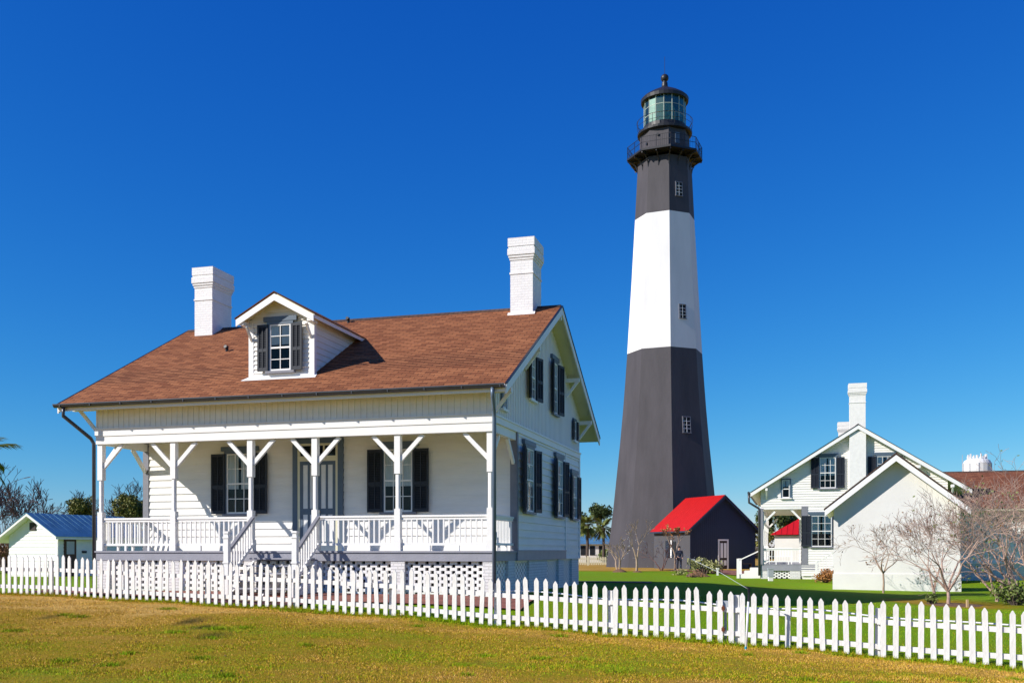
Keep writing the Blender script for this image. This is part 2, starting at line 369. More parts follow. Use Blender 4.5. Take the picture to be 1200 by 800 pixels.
def shutter_mb(w, h, mid=.45):
    mb = MB(); t = .035; st = .05
    mb.box(0, st, -t, 0, 0, h); mb.box(w-st, w, -t, 0, 0, h)
    for a, b in ((0, .09), (h*mid-.04, h*mid+.04), (h-.07, h)): mb.box(st, w-st, -t+.002, -.002, a, b)
    z = .09
    while z < h-.07:
        if not (h*mid-.075 < z < h*mid+.04):
            mb.add([(st, -t+.006, z), (w-st, -t+.006, z), (w-st, -.006, z+.034), (st, -.006, z+.034)], [(0, 1, 2, 3)])
        z += .045
    mb.box(w/2-.012, w/2+.012, -t-.004, -t+.004, .09, h-.07)
    mb.box(st, w-st, -.004, -.001, .05, h-.05)
    return mb
def window(parent, x, y, z, w, h, rz, shut=.42, cols=3, rows=2, header=True, ang=0, flat=False, curtain=.6, casing='trim', label=None):
    """window in wall plane; outward is local -y after rz"""
    c, s_ = math.cos(rz), math.sin(rz)
    fr = MB(); k = .07
    fr.box(-w/2-k, -w/2, -.06, .01, 0, h); fr.box(w/2, w/2+k, -.06, .01, 0, h)
    fr.box(-w/2-k, w/2+k, -.063, .01, h, h+.08)
    if header: fr.box(-w/2-k-.10, w/2+k+.10, -.075, .01, h+.08, h+.20)
    f = fr.build('window', casing, parent, loc=(x, y, z), rot=(0, 0, rz))
    if label: f['label'] = label
    if flat: par = parent; base = (x, y, z); br = rz
    else: par = f; base = (0, 0, 0); br = 0
    def put(mb, name, m, lx=0, ly=0, lz=0, dr=0):
        if flat: L = (x+c*lx-s_*ly, y+s_*lx+c*ly, z+lz)
        else: L = (lx, ly, lz)
        return mb.build(name, m, par, loc=L, rot=(0, 0, br+dr))
    sa = MB(); b = .035; mid = h*.5
    sa.box(-w/2, -w/2+b, -.05, -.015, 0, h); sa.box(w/2-b, w/2, -.05, -.015, 0, h)
    sa.box(-w/2+b, w/2-b, -.05, -.015, 0, .05); sa.box(-w/2+b, w/2-b, -.05, -.015, h-b, h); sa.box(-w/2+b, w/2-b, -.052, -.015, mid-.022, mid+.022)
    for i in range(1, cols): q = -w/2+w*i/cols; sa.box(q-.010, q+.010, -.046, -.02, .05, h-b)
    for half in (0, 1):
        for j in range(1, rows): q = half*mid+mid*j/rows; sa.box(-w/2+b, w/2-b, -.045, -.021, q-.010, q+.010)
    put(sa, 'sash', 'white')
    pa = MB(); pa.add([(-w/2+b, -.033, .05), (w/2-b, -.033, .05), (w/2-b, -.033, h-b), (-w/2+b, -.033, h-b)], [(0, 1, 2, 3)])
    put(pa, 'pane', 'glass')
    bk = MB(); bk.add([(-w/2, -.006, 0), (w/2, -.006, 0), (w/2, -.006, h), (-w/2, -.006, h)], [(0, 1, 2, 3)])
    put(bk, 'dark_backing', 'dark')  # near-black sheet on the wall, painted shade of the unlit room
    if curtain:
        cu = MB(); n = 24; z0 = h*(1-curtain)+.02
        for (xa, xb) in ((-w/2+.03, -w*.06), (w*.04, w/2-.03)):
            pts = [(xa+(xb-xa)*i/n, -.016+.006*math.sin(i*2.1+xa*9), 0) for i in range(n+1)]
            cu.add([(p[0], p[1], z0) for p in pts]+[(p[0], p[1], h-.04) for p in pts], [(i, i+1, n+2+i, n+1+i) for i in range(n)])
        put(cu, 'curtain', 'curtain')
    si = MB(); si.box(-w/2-k-.04, w/2+k+.04, -.10, .01, -.06, 0); put(si, 'sill', 'lint' if header else 'white')
    if shut:
        sm = shutter_mb(shut, h-.0)
        put(sm, 'shutter', 'shutter', w/2+.035, -.064, .0, -ang)
        m2 = MB(); m2.v = [(-a, b_, c_) for a, b_, c_ in sm.v]; m2.f = [q[::-1] for q in sm.f]
        put(m2, 'shutter', 'shutter', -w/2-.035, -.064, .0, ang)
    return f

def shingles(mb, x0, x1, y0, z0, y1, z1, e=.14, lift=.012):
    L = math.hypot(y1-y0, z1-z0); n = max(1, int(L/e)); dy = (y1-y0)/n; dz = (z1-z0)/n
    ny = -(z1-z0)/L*(1 if y1 > y0 else 1); 
    nrm = Vector((0, -(z1-z0), (y1-y0))).normalized()
    if nrm.z < 0: nrm = -nrm
    for i in range(n):
        a = Vector((0, y0+dy*i, z0+dz*i)); b = Vector((0, y0+dy*(i+1.02), z0+dz*(i+1.02)))
        A = a+nrm*lift; B = b+nrm*.003; nseg = 40
        xsn = [x0+(x1-x0)*k/nseg for k in range(nseg+1)]
        vs = []
        for x in xsn:
            j = random.uniform(-.006, .006)
            vs.append((x, A.y+dy*j, A.z+dz*j)); 
        vs += [(x, B.y, B.z) for x in xsn]+[(x, a.y, a.z-.002) for x in xsn]
        m_ = nseg+1
        fs = [(k, k+1, m_+k+1, m_+k) for k in range(nseg)]+[(2*m_+k, 2*m_+k+1, k+1, k) for k in range(nseg)]
        mb.add(vs, fs)

def gable_roof(parent, x0, x1, ye0, ze0, yr, zr, ye1, ze1, th=.12, m='shinglu', rake='white', soffit='cream'):
    mb = MB()
    sec = [(ye0, ze0), (yr, zr), (ye1, ze1), (ye1, ze1-th), (yr, zr-th*1.15), (ye0, ze0-th)]
    mb.prism([(x0, a, b) for a, b in sec], (x1-x0, 0, 0))
    rf = mb.build('roof', soffit, parent)
    sh = MB(); shingles(sh, x0-.01, x1+.01, ye0-.02, ze0-.008, yr, zr+.004); shingles(sh, x0-.01, x1+.01, ye1+.02, ze1-.008, yr, zr+.004)
    sh.build('shingles', m, rf)
    cap = MB(); cap.prism([(x0, yr-.14, zr-.055), (x0, yr, zr+.045), (x0, yr+.14, zr-.055), (x0, yr, zr+.01)], (x1-x0, 0, 0)); cap.build('ridge_cap', 'shingle_dark', rf)
    for xx, sgn in ((x0, -1), (x1, 1)):
        rb = MB(); o = .035*sgn
        for (ya, za, yb, zb) in ((ye0, ze0, yr, zr), (ye1, ze1, yr, zr)):
            pts = [(xx, ya, za-.015), (xx, yb, zb-.015), (xx, yb, zb-.24), (xx, ya, za-.24)]
            rb.prism(pts, (o, 0, 0))
        rb.build('rake_board', rake, rf)
        de = MB()
        for (ya, za, yb, zb) in ((ye0, ze0, yr, zr), (ye1, ze1, yr, zr)):
            de.prism([(xx, ya, za+.016), (xx, yb, zb+.016), (xx, yb, zb-.02), (xx, ya, za-.02)], (o*1.6, 0, 0))
        de.build('drip_edge', 'black', rf)
    return rf

def chimney(parent, x0, x1, y0, y1, zb, zt, m='chim'):
    mb = MB(); d = .05
    mb.box(x0, x1, y0, y1, zb, zt-.62)
    mb.box(x0-.02, x1+.02, y0-.02, y1+.02, zt-1.02, zt-.97)
    for i, (dz, w) in enumerate(((.62, .0), (.54, .025), (.46, .05), (.38, .075))):
        pass
    mb.box(x0-.02, x1+.02, y0-.02, y1+.02, zt-.62, zt-.55)
    mb.box(x0-.045, x1+.045, y0-.045, y1+.045, zt-.55, zt-.48)
    mb.box(x0-.07, x1+.07, y0-.07, y1+.07, zt-.48, zt-.30)
    mb.box(x0-.045, x1+.045, y0-.045, y1+.045, zt-.30, zt-.24)
    mb.box(x0-.06, x1+.06, y0-.06, y1+.06, zt-.24, zt)
    c = mb.build('chimney', m, parent)
    f = MB(); f.box(x0+.12, x1-.12, y0+.12, y1-.12, zt-.02, zt+.004); f.build('flue', 'dark', c)
    return c

def post(parent, x, y, z0, z1, w=.15, braces=((1, 0), (-1, 0)), m='white', bl=.62, sub=True):
    mb = MB(); h = w/2; c = h*.72
    def ch(z0_, z1_, r):   # octagonal chamfered shaft
        k = r*.55
        mb.prism([(x-r, y-k, z0_), (x-k, y-r, z0_), (x+k, y-r, z0_), (x+r, y-k, z0_), (x+r, y+k, z0_), (x+k, y+r, z0_), (x-k, y+r, z0_), (x-r, y+k, z0_)], (0, 0, z1_-z0_))
    mb.box(x-h*1.25, x+h*1.25, y-h*1.25, y+h*1.25, z0, z0+.28)
    mb.box(x-h, x+h, y-h, y+h, z0+.28, z0+1.02)
    ch(z0+1.02, z1-.95, c)
    mb.box(x-h, x+h, y-h, y+h, z1-.95, z1)
    p = mb.build('porch_post', m, parent)
    for bx, by in braces:
        b = MB(); up = (0, 0, 1)
        q0 = Vector((x+bx*h*.8, y+by*h*.8, z1-bl)); q1 = Vector((x+bx*(h+bl-.04), y+by*(h+bl-.04), z1-.01))
        b.bar(q0, q1, .075, .10); b.build('brace', m, p)
    return p
def railing(parent, p, q, ztop=.87, zbot=.16, sp=.135, m='white', feet=True):
    p = Vector(p); q = Vector(q); L = (q-p).length; d = (q-p)/L
    mb = MB(); mb.bar(p+Vector((0, 0, ztop-.03)), q+Vector((0, 0, ztop-.03)), .09, .05); mb.bar(p+Vector((0, 0, ztop-.085)), q+Vector((0, 0, ztop-.085)), .045, .06)
    mb.bar(p+Vector((0, 0, zbot)), q+Vector((0, 0, zbot)), .06, .06)
    n = max(2, round(L/sp))
    for i in range(1, n):
        a = p+d*L*i/n; mb.bar(a+Vector((0, 0, zbot+.03)), a+Vector((0, 0, ztop-.11)), .036, .036, up=(d.x, d.y, 0))
    if feet:
        for t in (.33, .67): a = p+d*L*t; mb.bar(a, a+Vector((0, 0, zbot-.03)), .06, .06, up=(d.x, d.y, 0))
    return mb.build('railing', m, parent)
def lattice(parent, p, q, z0, z1, th=.09, m='white'):
    p = Vector(p); q = Vector(q); L = (q-p).length; d = (q-p)/L; mb = MB(); k = 0; z = z0; P_ = .27; hl = .09; rh = .075
    while z < z1-.01:
        zz = min(z+rh, z1); x = -(P_/2)*(k % 2)+hl*.5
        while x < L:
            a = max(0, x); b = min(L, x+P_-hl)
            if b > a+.005:
                mb.bar(p+d*a+Vector((0, 0, (z+zz)/2)), p+d*b+Vector((0, 0, (z+zz)/2)), th, zz-z-.002)
            x += P_
        z = zz; k += 1
    return mb.build('pierced_brick_screen', m, parent)

# ------------------------------------------------------------------ main cottage
TH = R(15.6)
HC = empty('keepers_cottage', (-.443, 23.5, EYE), -TH, 'white wooden cottage with brown shingle roof, dormer and long front porch behind the picket fence', 'house')
XL, YB = -11.0, 9.9; YW = 2.05; ZG = -1.3
YR, ZR, SL = 5.35, 7.0, (7.0-3.85)/5.85
def zroof(y): return ZR-SL*abs(y-YR)
# core walls (solid behind the boards)
mb = MB(); mb.box(XL+.06, -.06, YW+.05, YB-.05, -.3, 3.2); mb.prism([(XL+.06, .06, 3.1), (XL+.06, YB-.05, 3.1), (XL+.06, YB-.05, zroof(YB)-.25), (XL+.06, YR, ZR-.25), (XL+.06, .06, zroof(.0)-.25)], (-XL-.12, 0, 0))
mb.build('wall_core', 'siding', HC)
lapwall(HC, 'wall', lambda z: (XL, 0), -.0, 3.12, (0, YW, 0), 0)
lapwall(HC, 'wall', lambda z: (YW, YB), -.25, 3.08, (0, 0, 0), R(90))
lapwall(HC, 'wall', lambda z: (-YB, -YW), -.25, 3.08, (XL, 0, 0), R(-90))
lapwall(HC, 'wall', lambda z: (0, -XL), -.25, 4.4, (0, YB, 0), R(180))
# upper gables, board and batten
battenwall(HC, 'gable_wall', None, 3.22, lambda x: zroof(x)-.10, 0, YB, (0, 0, 0), R(90), .16)
battenwall(HC, 'gable_wall', None, 3.22, lambda x: zroof(-x)-.10, -YB, 0, (XL, 0, 0), R(-90), .16)
battenwall(HC, 'frieze_wall', None, 3.24, lambda x: 3.98, XL, 0, (0, 0, 0), 0, .16, 'siding')
# corner boards and trims
mb = MB(); mb.box(-.15, .0, YW-.042, YW-.002, 0, 3.1); mb.box(.002, .035, YW-.035, YW+.10, 0, 3.03)
mb.box(XL, XL+.15, YW-.042, YW-.002, 0, 3.1); mb.box(XL-.035, XL-.002, YW-.035, YW+.10, 0, 3.03)
mb.build('corner_board', 'lint', HC)
mb = MB(); mb.box(.002, .042, 7.70, 7.80, -.0, 3.03); mb.box(.002, .042, YB-.1, YB+.035, -.25, 3.03); mb.build('corner_board', 'white', HC)
mb = MB()
mb.box(.002, .05, .0, YB, 3.03, 3.22); mb.box(.002, .075, 0, YB+.02, 3.19, 3.235)
mb.build('gable_band', 'white', HC); mb = MB()
mb.box(XL-.05, XL-.002, .0, YB, 3.03, 3.22)
mb.build('gable_band', 'white', HC)
# porch beam, fascia, ceiling, deck
mb = MB(); mb.box(XL, 0, -.03, .12, 2.82, 3.03); mb.box(XL-.02, .02, -.05, .02, 3.03, 3.21); mb.box(XL-.04, .05, -.075, .02, 3.21, 3.24)
mb.box(-.12, 0, .12, YW-.03, 2.82, 3.028); mb.box(XL, XL+.12, .12, YW-.03, 2.82, 3.028)
mb.build('porch_beam', 'white', HC)
mb = MB(); mb.box(XL+.01, -.01, .02, YW-.003, 3.08, 3.12)
mb.build('porch_ceiling', 'cream', HC)
mb = MB(); mb.box(XL-.03, .03, -.05, YW-.0, -.045, 0.0); 
mb.build('porch_floor', 'deck', HC)
mb = MB(); mb.box(XL, 0, -.02, .04, -.25, -.045); mb.box(-.04, .0, .04, YW, -.25, -.045); mb.box(.002, .045, YW, 7.76, -.25, -.01); mb.box(XL, XL+.04, .04, YW, -.25, -.045)
mb.box(.0, .06, YW, 7.78, -.01, .02)
mb.build('deck_fascia', 'deck', HC)
# posts
PX = [-.09, -2.44, -4.65, -6.45, -8.69, -10.91]
for i, x in enumerate(PX):
    br = []
    if i > 0: br.append((1, 0))
    if i < len(PX)-1: br.append((-1, 0))
    if i in (0, len(PX)-1): br.append((0, 1))
    post(HC, x, .085, 0, 2.82, .15, br)
for x in (-.06, XL+.06):
    b = MB(); b.bar((x, YW-.62, 2.815), (x, YW-.06, 2.24), .075, .10); b.build('wall_brace', 'white', HC)
for a, b in ((0, 1), (1, 2), (3, 4), (4, 5)): railing(HC, (PX[b]+.08, .085, 0), (PX[a]-.08, .085, 0))
railing(HC, (-.09, .17, 0), (-.09, YW-.04, 0)); railing(HC, (-10.91, .17, 0), (-10.91, YW-.04, 0))
# foundation
for x in (-.26, -2.6, -4.8, -6.6, -8.85, -10.95+.0):
    mb = MB(); mb.box(x-.0 if x != -10.95 else -10.98, x+.36 if x != -.26 else -.02, .0, .35, ZG, -.25); mb.build('pier', 'pier', HC)
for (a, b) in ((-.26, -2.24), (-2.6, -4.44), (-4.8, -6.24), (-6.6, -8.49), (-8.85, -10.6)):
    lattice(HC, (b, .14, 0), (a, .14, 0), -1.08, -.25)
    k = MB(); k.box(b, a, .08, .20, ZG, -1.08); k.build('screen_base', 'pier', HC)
mb = MB(); mb.box(XL+.35, -.24, .42, YB-.35, ZG, -.27); mb.build('crawl_dark_block', 'dark', HC)  # solid near-black block: shade behind the pierced screens put into its colour
for (a, b) in ((1.35, 1.95), (3.4, 5.45), (6.95, 7.62), (8.85, 9.9)): mb = MB(); mb.box(-.28, -.01, a, b, ZG, -.25); mb.build('foundation', 'pier', HC)
for (a, b) in ((.38, 1.35), (1.95, 3.4), (5.45, 6.95), (7.62, 8.85)): lattice(HC, (-.10, a, 0), (-.10, b, 0), -1.15, -.25, .03)
mb = MB(); mb.box(XL+.02, XL+.3, .36, YB, ZG, -.25); mb.box(XL+.3, -.3, YB-.3, YB, ZG, -.25); mb.build('foundation', 'pier', HC)
# steps
ns = 5
mb = MB(); sx0, sx1 = -6.27, -4.60
for i in range(ns):
    zt = -(i+1)*.178; y1 = -.05-i*.225; y0 = y1-.255
    mb.box(sx0, sx1, y0, y1, zt-.035, zt); 
mb.build('step_treads', 'deck', HC)
mb = MB()
for xx in (sx0-.03, (sx0+sx1)/2, sx1+.03): mb.prism([(xx-.025, -.05, -.25), (xx-.025, -.05, -1.25), (xx-.025, -1.20, -1.25), (xx-.025, -1.20, -1.10)], (.05, 0, 0))
mb.build('stringer', 'white', HC)
for xx in (-6.35, -4.53):
    yb = -1.20
    n = MB(); n.box(xx-.062, xx+.062, yb-.062, yb+.062, -1.15, .30); n.box(xx-.078, xx+.078, yb-.078, yb+.078, .30, .34); n.box(xx-.05, xx+.05, yb-.05, yb+.05, .34, .42); n.box(xx-.07, xx+.07, yb-.07, yb+.07, .42, .47)
    n.box(xx-.078, xx+.078, yb-.078, yb+.078, -.30, -.26)
    n.build('newel_post', 'white', HC)
    r = MB(); A = Vector((xx, .0, .84)); B = Vector((xx, yb+.08, .02)); r.bar(A, B, .09, .05); r.build('handrail', 'lint', HC)
    r = MB(); A2 = A-Vector((0, 0, .06)); B2 = B-Vector((0, 0, .06)); r.bar(A2, B2, .045, .05); dn = Vector((0, 0, .62)); r.bar(A2-dn, B2-dn, .05, .07)
    for i in range(1, 9): q = A2.lerp(B2, i/9); r.bar(q-dn, q, .036, .036, up=(0, 1, 0))
    r.build('stair_railing', 'white', HC)
# doors
DX = -5.54
mb = MB(); mb.box(DX-.74, DX-.60, YW-.10, YW, 0, 3.05); mb.box(DX+.60, DX+.74, YW-.10, YW, 0, 3.05); mb.box(DX-.60, DX+.60, YW-.098, YW, 2.90, 3.048)
df = mb.build('door_frame', 'trim', HC)
mb = MB(); mb.box(DX-.60, DX-.53, YW-.085, YW-.02, 0, 2.9); mb.box(DX+.53, DX+.60, YW-.085, YW-.02, 0, 2.9); mb.box(DX-.53, DX+.53, YW-.084, YW-.02, 2.42, 2.56); mb.box(DX-.53, DX+.53, YW-.084, YW-.02, 2.84, 2.9)
for q in (-.18, .18): mb.box(DX+q-.02, DX+q+.02, YW-.08, YW-.02, 2.56, 2.84)
mb.build('door_jamb', 'cream', df)
mb = MB(); mb.add([(DX-.53, YW-.05, 2.56), (DX+.53, YW-.05, 2.56), (DX+.53, YW-.05, 2.84), (DX-.53, YW-.05, 2.84)], [(0, 1, 2, 3)]); mb.build('transom_pane', 'glass', df)
mb = MB(); mb.box(DX-.6, DX+.6, YW-.035, YW-.025, 0, 2.9); mb.build('dark_backing', 'dark', df)  # near-black sheet, painted shade of the hall behind the doors
for sg in (-1, 1):
    mb = MB(); a, b = (DX-.53, DX-.005) if sg < 0 else (DX+.005, DX+.53); w = b-a; Y0, Y1 = YW-.075, YW-.045
    mb.box(a, a+.09, Y0, Y1, 0, 2.42); mb.box(b-.09, b, Y0, Y1, 0, 2.42); mb.box(a+w/2-.03, a+w/2+.03, Y0, Y1, .25, 2.32)
    for z0, z1 in ((0, .25), (.98, 1.14), (2.32, 2.42)): mb.box(a+.09, b-.09, Y0+.001, Y1, z0, z1)
    d = mb.build('door', 'trim', HC)
    mb = MB()
    for (p, q) in ((a+.09, a+w/2-.03), (a+w/2+.03, b-.09)):
        mb.box(p, q, Y0+.015, Y1, .25, .98); mb.box(p, q, Y0+.015, Y1, 1.14, 2.32)
    mb.build('door_panel', 'doorpanel', d)
    mb = MB(); mb.lathe([(.001, 0), (.03, .01), (.03, .035), (.001, .05)], 10); mb.build('handle', 'brass', d, loc=(DX+.06*sg, Y0-.01, 1.05), rot=(R(90), 0, 0))
# windows
window(HC, -7.91, YW-.032, 1.02, .80, 1.66, 0, .43)
window(HC, -3.21, YW-.032, 1.02, .80, 1.66, 0, .43)
window(HC, .032, 3.12, 1.03, .86, 1.68, R(90), .42, ang=R(10))
window(HC, .032, 6.70, 1.03, .80, 1.68, R(90), .40, ang=R(10))
window(HC, .032, 8.85, 1.03, .70, 1.36, R(90), .32, ang=R(5))
window(HC, .0, 3.58, 4.08, .52, 1.20, R(90), .38, cols=2, ang=R(12), header=False)
window(HC, .0, 6.25, 4.05, .56, 1.50, R(90), .38, cols=2, ang=R(12))
window(HC, .0, .80, 3.45, .30, .50, R(90), 0, cols=2, rows=1, header=False, curtain=0)
window(HC, .0, 9.05, 3.56, .34, .62, R(90), .20, cols=2, rows=1, header=False, curtain=0)
# roof
rf = gable_roof(HC, XL-.78, .43, -.5, 3.85, YR, ZR, 11.2, 3.85)
mb = MB(); mb.box(XL-.78, .43, -.52, -.48, 3.66, 3.83); mb.build('eave_board', 'white', rf)
mb = MB(); pts = []; n = 8; r = .075; y0, z0 = -.60, 3.81
arc = [(y0+r*math.cos(math.pi+math.pi*i/n), z0+r*math.sin(math.pi+math.pi*i/n)) for i in range(n+1)]
arc2 = [(y0+(r-.008)*math.cos(math.pi+math.pi*i/n), z0+(r-.008)*math.sin(math.pi+math.pi*i/n)) for i in range(n+1)][::-1]
mb.prism([(XL-.82, a, b) for a, b in arc+arc2], (.43+.82-XL+.03, 0, 0)); mb.box(XL-.82, .46, y0-r-.012, y0-r+.006, z0-.01, z0+.018)
for i in range(14): x = XL-.6+i*.92; mb.box(x-.012, x+.012, y0-r-.014, y0+r, z0-r+.01, z0+.02)
mb.build('gutter', 'gutter', HC, smooth=False)
mb = MB(); mb.tube([(.16, -.60, 3.76), (.16, -.58, 3.55), (.07, -.17, 3.30), (.06, -.12, 3.10), (.06, -.12, -1.2)], .048, 8); mb.build('downspout', 'gutblue', HC, smooth=True)
mb = MB(); mb.tube([(XL-.55, -.60, 3.76), (XL-.55, -.60, 3.52), (XL-.16, -.02, 2.98), (XL-.10, .02, 2.84), (XL-.09, .02, -1.15)], .048, 8); mb.build('downspout', 'gutter', HC, smooth=True)
# rafter brackets
for s in (.05, 2.85, 7.85, 9.85):
    z = zroof(s)-.36
    mb = MB(); mb.bar((0, s, z), (.44, s, z), .10, .12); mb.bar((.02, s, z-.52), (.38, s, z-.05), .075, .075); mb.build('eave_bracket', 'white', HC)
    mb = MB(); mb.bar((XL, s, z), (XL-.76, s, z), .10, .12); mb.bar((XL-.02, s, z-.62), (XL-.55, s, z-.05), .075, .075); mb.build('eave_bracket', 'white', HC)
mb = MB(); mb.bar((XL+.0, YR, ZR-.34), (XL-.76, YR, ZR-.34), .1, .12); mb.bar((0, YR, ZR-.34), (.44, YR, ZR-.34), .1, .12); mb.build('ridge_beam_end', 'white', HC)
chimney(HC, -.93, -.27, 4.80, 5.78, 6.4, 8.88)
chimney(HC, -11.14, -10.52, 4.74, 5.84, 5.8, 8.80)
mb = MB(); mb.prism([(-1.0, 4.74, zroof(4.74)+.01), (-.2, 4.74, zroof(4.74)+.01), (-.2, 4.80, zroof(4.80)+.05), (-1.0, 4.80, zroof(4.8)+.05)], (0, 0, .02)); mb.build('flashing', 'white', HC)
# vent pipes
for x, y in ((-8.97, 3.06), (-6.09, 5.1)):
    z = zroof(y); mb = MB(); mb.tube([(x, y, z-.05), (x, y, z+.16)], .045, 8); mb.tube([(x, y, z+.10), (x+.0, y-.10, z+.13)], .05, 8); mb.build('vent_pipe', 'black', HC)
# dormer
cx, hw, YD = -5.90, .87, .66; eh = 5.97; ah = 6.57; ov = .22; sl = (ah-eh)/(hw+ov)
def back(z): return YR-(ZR-z)/SL
mb = MB(); mb.box(cx-hw+.02, cx+hw-.02, YD+.02, YD+.6, 4.2, 5.9)
ztop = eh+sl*(ov)  # at wall
for sg in (-1, 1):
    x = cx+sg*(hw-.02)
    mb.add([(x, YD+.02, zroof(YD)-.05), (x, YD+.02, ztop), (x, back(ztop)+.05, ztop)], [(0, 1, 2)])
dm = mb.build('dormer', 'siding', HC)
# dormer front siding
wbm = MB(); siding(wbm, lambda z: (-hw, hw) if z < ztop else (-(ah-z)/sl, (ah-z)/sl), zroof(YD)+.0, ah-.1, .12); wbm.build('dormer_front', 'siding', dm, loc=(cx, YD, 0))
for sg in (-1, 1):
    wbm = MB(); z = zroof(YD)
    while z < ztop-.01:
        zz = min(z+.16, ztop); t0 = .02; L0 = back(z)-YD; L1 = back(zz)-YD
        x0 = cx+sg*(hw+t0-.02); x1 = cx+sg*(hw-.018)
        wbm.add([(x0, YD, z), (x0, YD+L0, z), (x1, YD+L1, zz), (x1, YD, zz), (x1, YD, z), (x1, YD+L0, z)], [(0, 1, 2, 3), (4, 5, 1, 0)])
        z = zz
    wbm.build('dormer_side', 'siding', dm)
mb = MB()
for sg in (-1, 1): mb.box(cx+sg*hw-.07, cx+sg*hw+.07, YD-.03, YD+.10, zroof(YD)-.02, eh+.02)
mb.box(cx-hw, cx+hw, YD-.028, YD, zroof(YD)-.0, zroof(YD)+.10); mb.build('corner_board', 'white', dm)
yf = YD-.36
mb = MB()
for sg in (-1, 1):
    # roof slab of each slope
    e0 = Vector((cx+sg*(hw+ov), yf, eh)); r0 = Vector((cx, yf, ah)); e1 = Vector((cx+sg*(hw+ov), back(eh)+.05, eh)); r1 = Vector((cx, back(ah)+.05, ah)); dn = Vector((0, 0, -.07))
    mb.add([e0, r0, r1, e1, e0+dn, r0+dn, r1+dn, e1+dn], [(0, 1, 2, 3), (4, 7, 6, 5), (0, 4, 5, 1), (3, 2, 6, 7), (0, 3, 7, 4)])
mb.build('dormer_roof', 'cream', dm)
mb = MB()
for sg in (-1, 1):
    e0 = Vector((cx+sg*(hw+ov+.01), yf, eh-.03)); r0 = Vector((cx, yf, ah-.03))
    mb.prism([e0, r0, r0-Vector((0, 0, .17)), e0-Vector((0, 0, .17))], (0, -.035, 0))
    a = Vector((cx+sg*(hw+ov+.006), yf, eh-.05)); b = Vector((cx+sg*(hw+ov+.006), back(eh)-.05, eh-.05)); mb.bar(a, b, .03, .12)
    mb.box(cx+sg*(hw+.09)-.06, cx+sg*(hw+.09)+.06, yf, YD, eh-.17, eh-.07); mb.bar((cx+sg*(hw-.02), YD-.30, eh-.2), (cx+sg*(hw-.02), YD-.02, eh-.52), .05, .06)
mb.build('rake_board', 'white', dm)
mb = MB()
for sg in (-1, 1):
    e0 = Vector((cx+sg*(hw+ov+.04), yf-.05, eh+.012)); r0 = Vector((cx, yf-.05, ah+.034)); e1 = Vector((cx+sg*(hw+ov+.04), back(eh)+.0, eh+.012)); r1 = Vector((cx, back(ah)+.02, ah+.034)); dn = Vector((0, 0, -.028))
    mb.add([e0, r0, r1, e1, e0+dn, r0+dn, r1+dn, e1+dn], [(0, 1, 2, 3), (4, 7, 6, 5), (0, 4, 5, 1), (3, 2, 6, 7), (0, 3, 7, 4)])
mb.build('dormer_shingles', 'shinglu', dm)
window(dm, cx, YD-.032, 4.63, .60, 1.20, 0, .30, cols=2, rows=2, flat=True, ang=R(0), curtain=.45)
mb = MB(); mb.prism([(cx-hw-.22, YD-.16, zroof(YD-.16)+.012), (cx+hw+.16, YD-.16, zroof(YD-.16)+.012), (cx+hw+.12, YD+.02, zroof(YD)+.03), (cx-hw-.12, YD+.02, zroof(YD)+.03)], (0, 0, .012)); mb.build('flashing', 'chim', dm)

# ------------------------------------------------------------------ second cottage (right)
O2 = Vector((13.38, 53.56, EYE-.73))
H2 = empty('keepers_cottage', O2, R(-105.6), 'white cottage gable end with tall chimney and open side porch, right of the black annex', 'house')
L2 = 12.5; r2y, r2z, e2 = 4.93, 7.30, 3.86; sl2 = (r2z-e2)/5.45; yb2 = 9.3
def zr2(y): return r2z-sl2*abs(y-r2y)
mb = MB(); mb.box(-L2+.05, -.05, 2.15, yb2-.05, -.8, 3.2); mb.prism([(-L2+.05, .06, 3.12), (-L2+.05, yb2-.05, 3.12), (-L2+.05, yb2-.05, zr2(yb2)-.2), (-L2+.05, r2y, r2z-.25), (-L2+.05, .06, zr2(0)-.2)], (L2-.10, 0, 0)); mb.build('wall_core', 'siding', H2)
def xr2(z):
    if z < 3.1: return (2.1, yb2)
    h = (r2z-.1-z)/sl2; return (max(0, r2y-h), min(yb2, r2y+h))
lapwall(H2, 'wall', xr2, -.6, 3.1, (0, 0, 0), R(90), e=.13); lapwall(H2, 'gable_wall', xr2, 3.1, r2z-.12, (0, 0, 0), R(90), e=.13)
lapwall(H2, 'wall', lambda z: (-L2, 0), 0, 3.1, (0, 2.1, 0), 0); lapwall(H2, 'frieze_wall', lambda z: (-L2, 0), 3.1, 3.95, (0, 0, 0), 0)
gable_roof(H2, -L2-.5, .42, -.52, e2, r2y, r2z, 10.38, e2, m='shingles_r', rake='white')
mb = MB(); mb.tube([(.44, -.62, e2-.03), (-L2-.5, -.62, e2-.03)], .07, 8); mb.build('gutter', 'gutter', H2)
mb = MB(); mb.tube([(.30, -.62, e2-.05), (.30, -.60, e2-.55), (.06, -.10, 3.0), (.06, -.08, 2.9), (.06, -.08, -.6)], .06, 8); mb.build('downspout', 'gutter', H2, smooth=True)
mb = MB(); mb.box(-L2, 0, -.03, .12, 2.84, 3.1); mb.box(-.12, 0.01, .12, 2.15, 2.95, 3.1); mb.build('porch_beam', 'white', H2)
mb = MB(); mb.box(-L2, -.12, .12, 2.1, 3.04, 3.08); mb.build('porch_ceiling', 'cream', H2)
mb = MB(); mb.box(-L2, .03, -.05, 2.95, -.05, 0); mb.box(-.04, 0.02, -.03, 2.95, -.33, -.05); mb.box(-L2, 0, -.03, .02, -.33, -.05); mb.build('porch_floor', 'deck', H2)
mb = MB(); mb.box(-.10, .04, 2.10, 2.42, 0, 3.1); mb.build('corner_board', 'lint', H2)
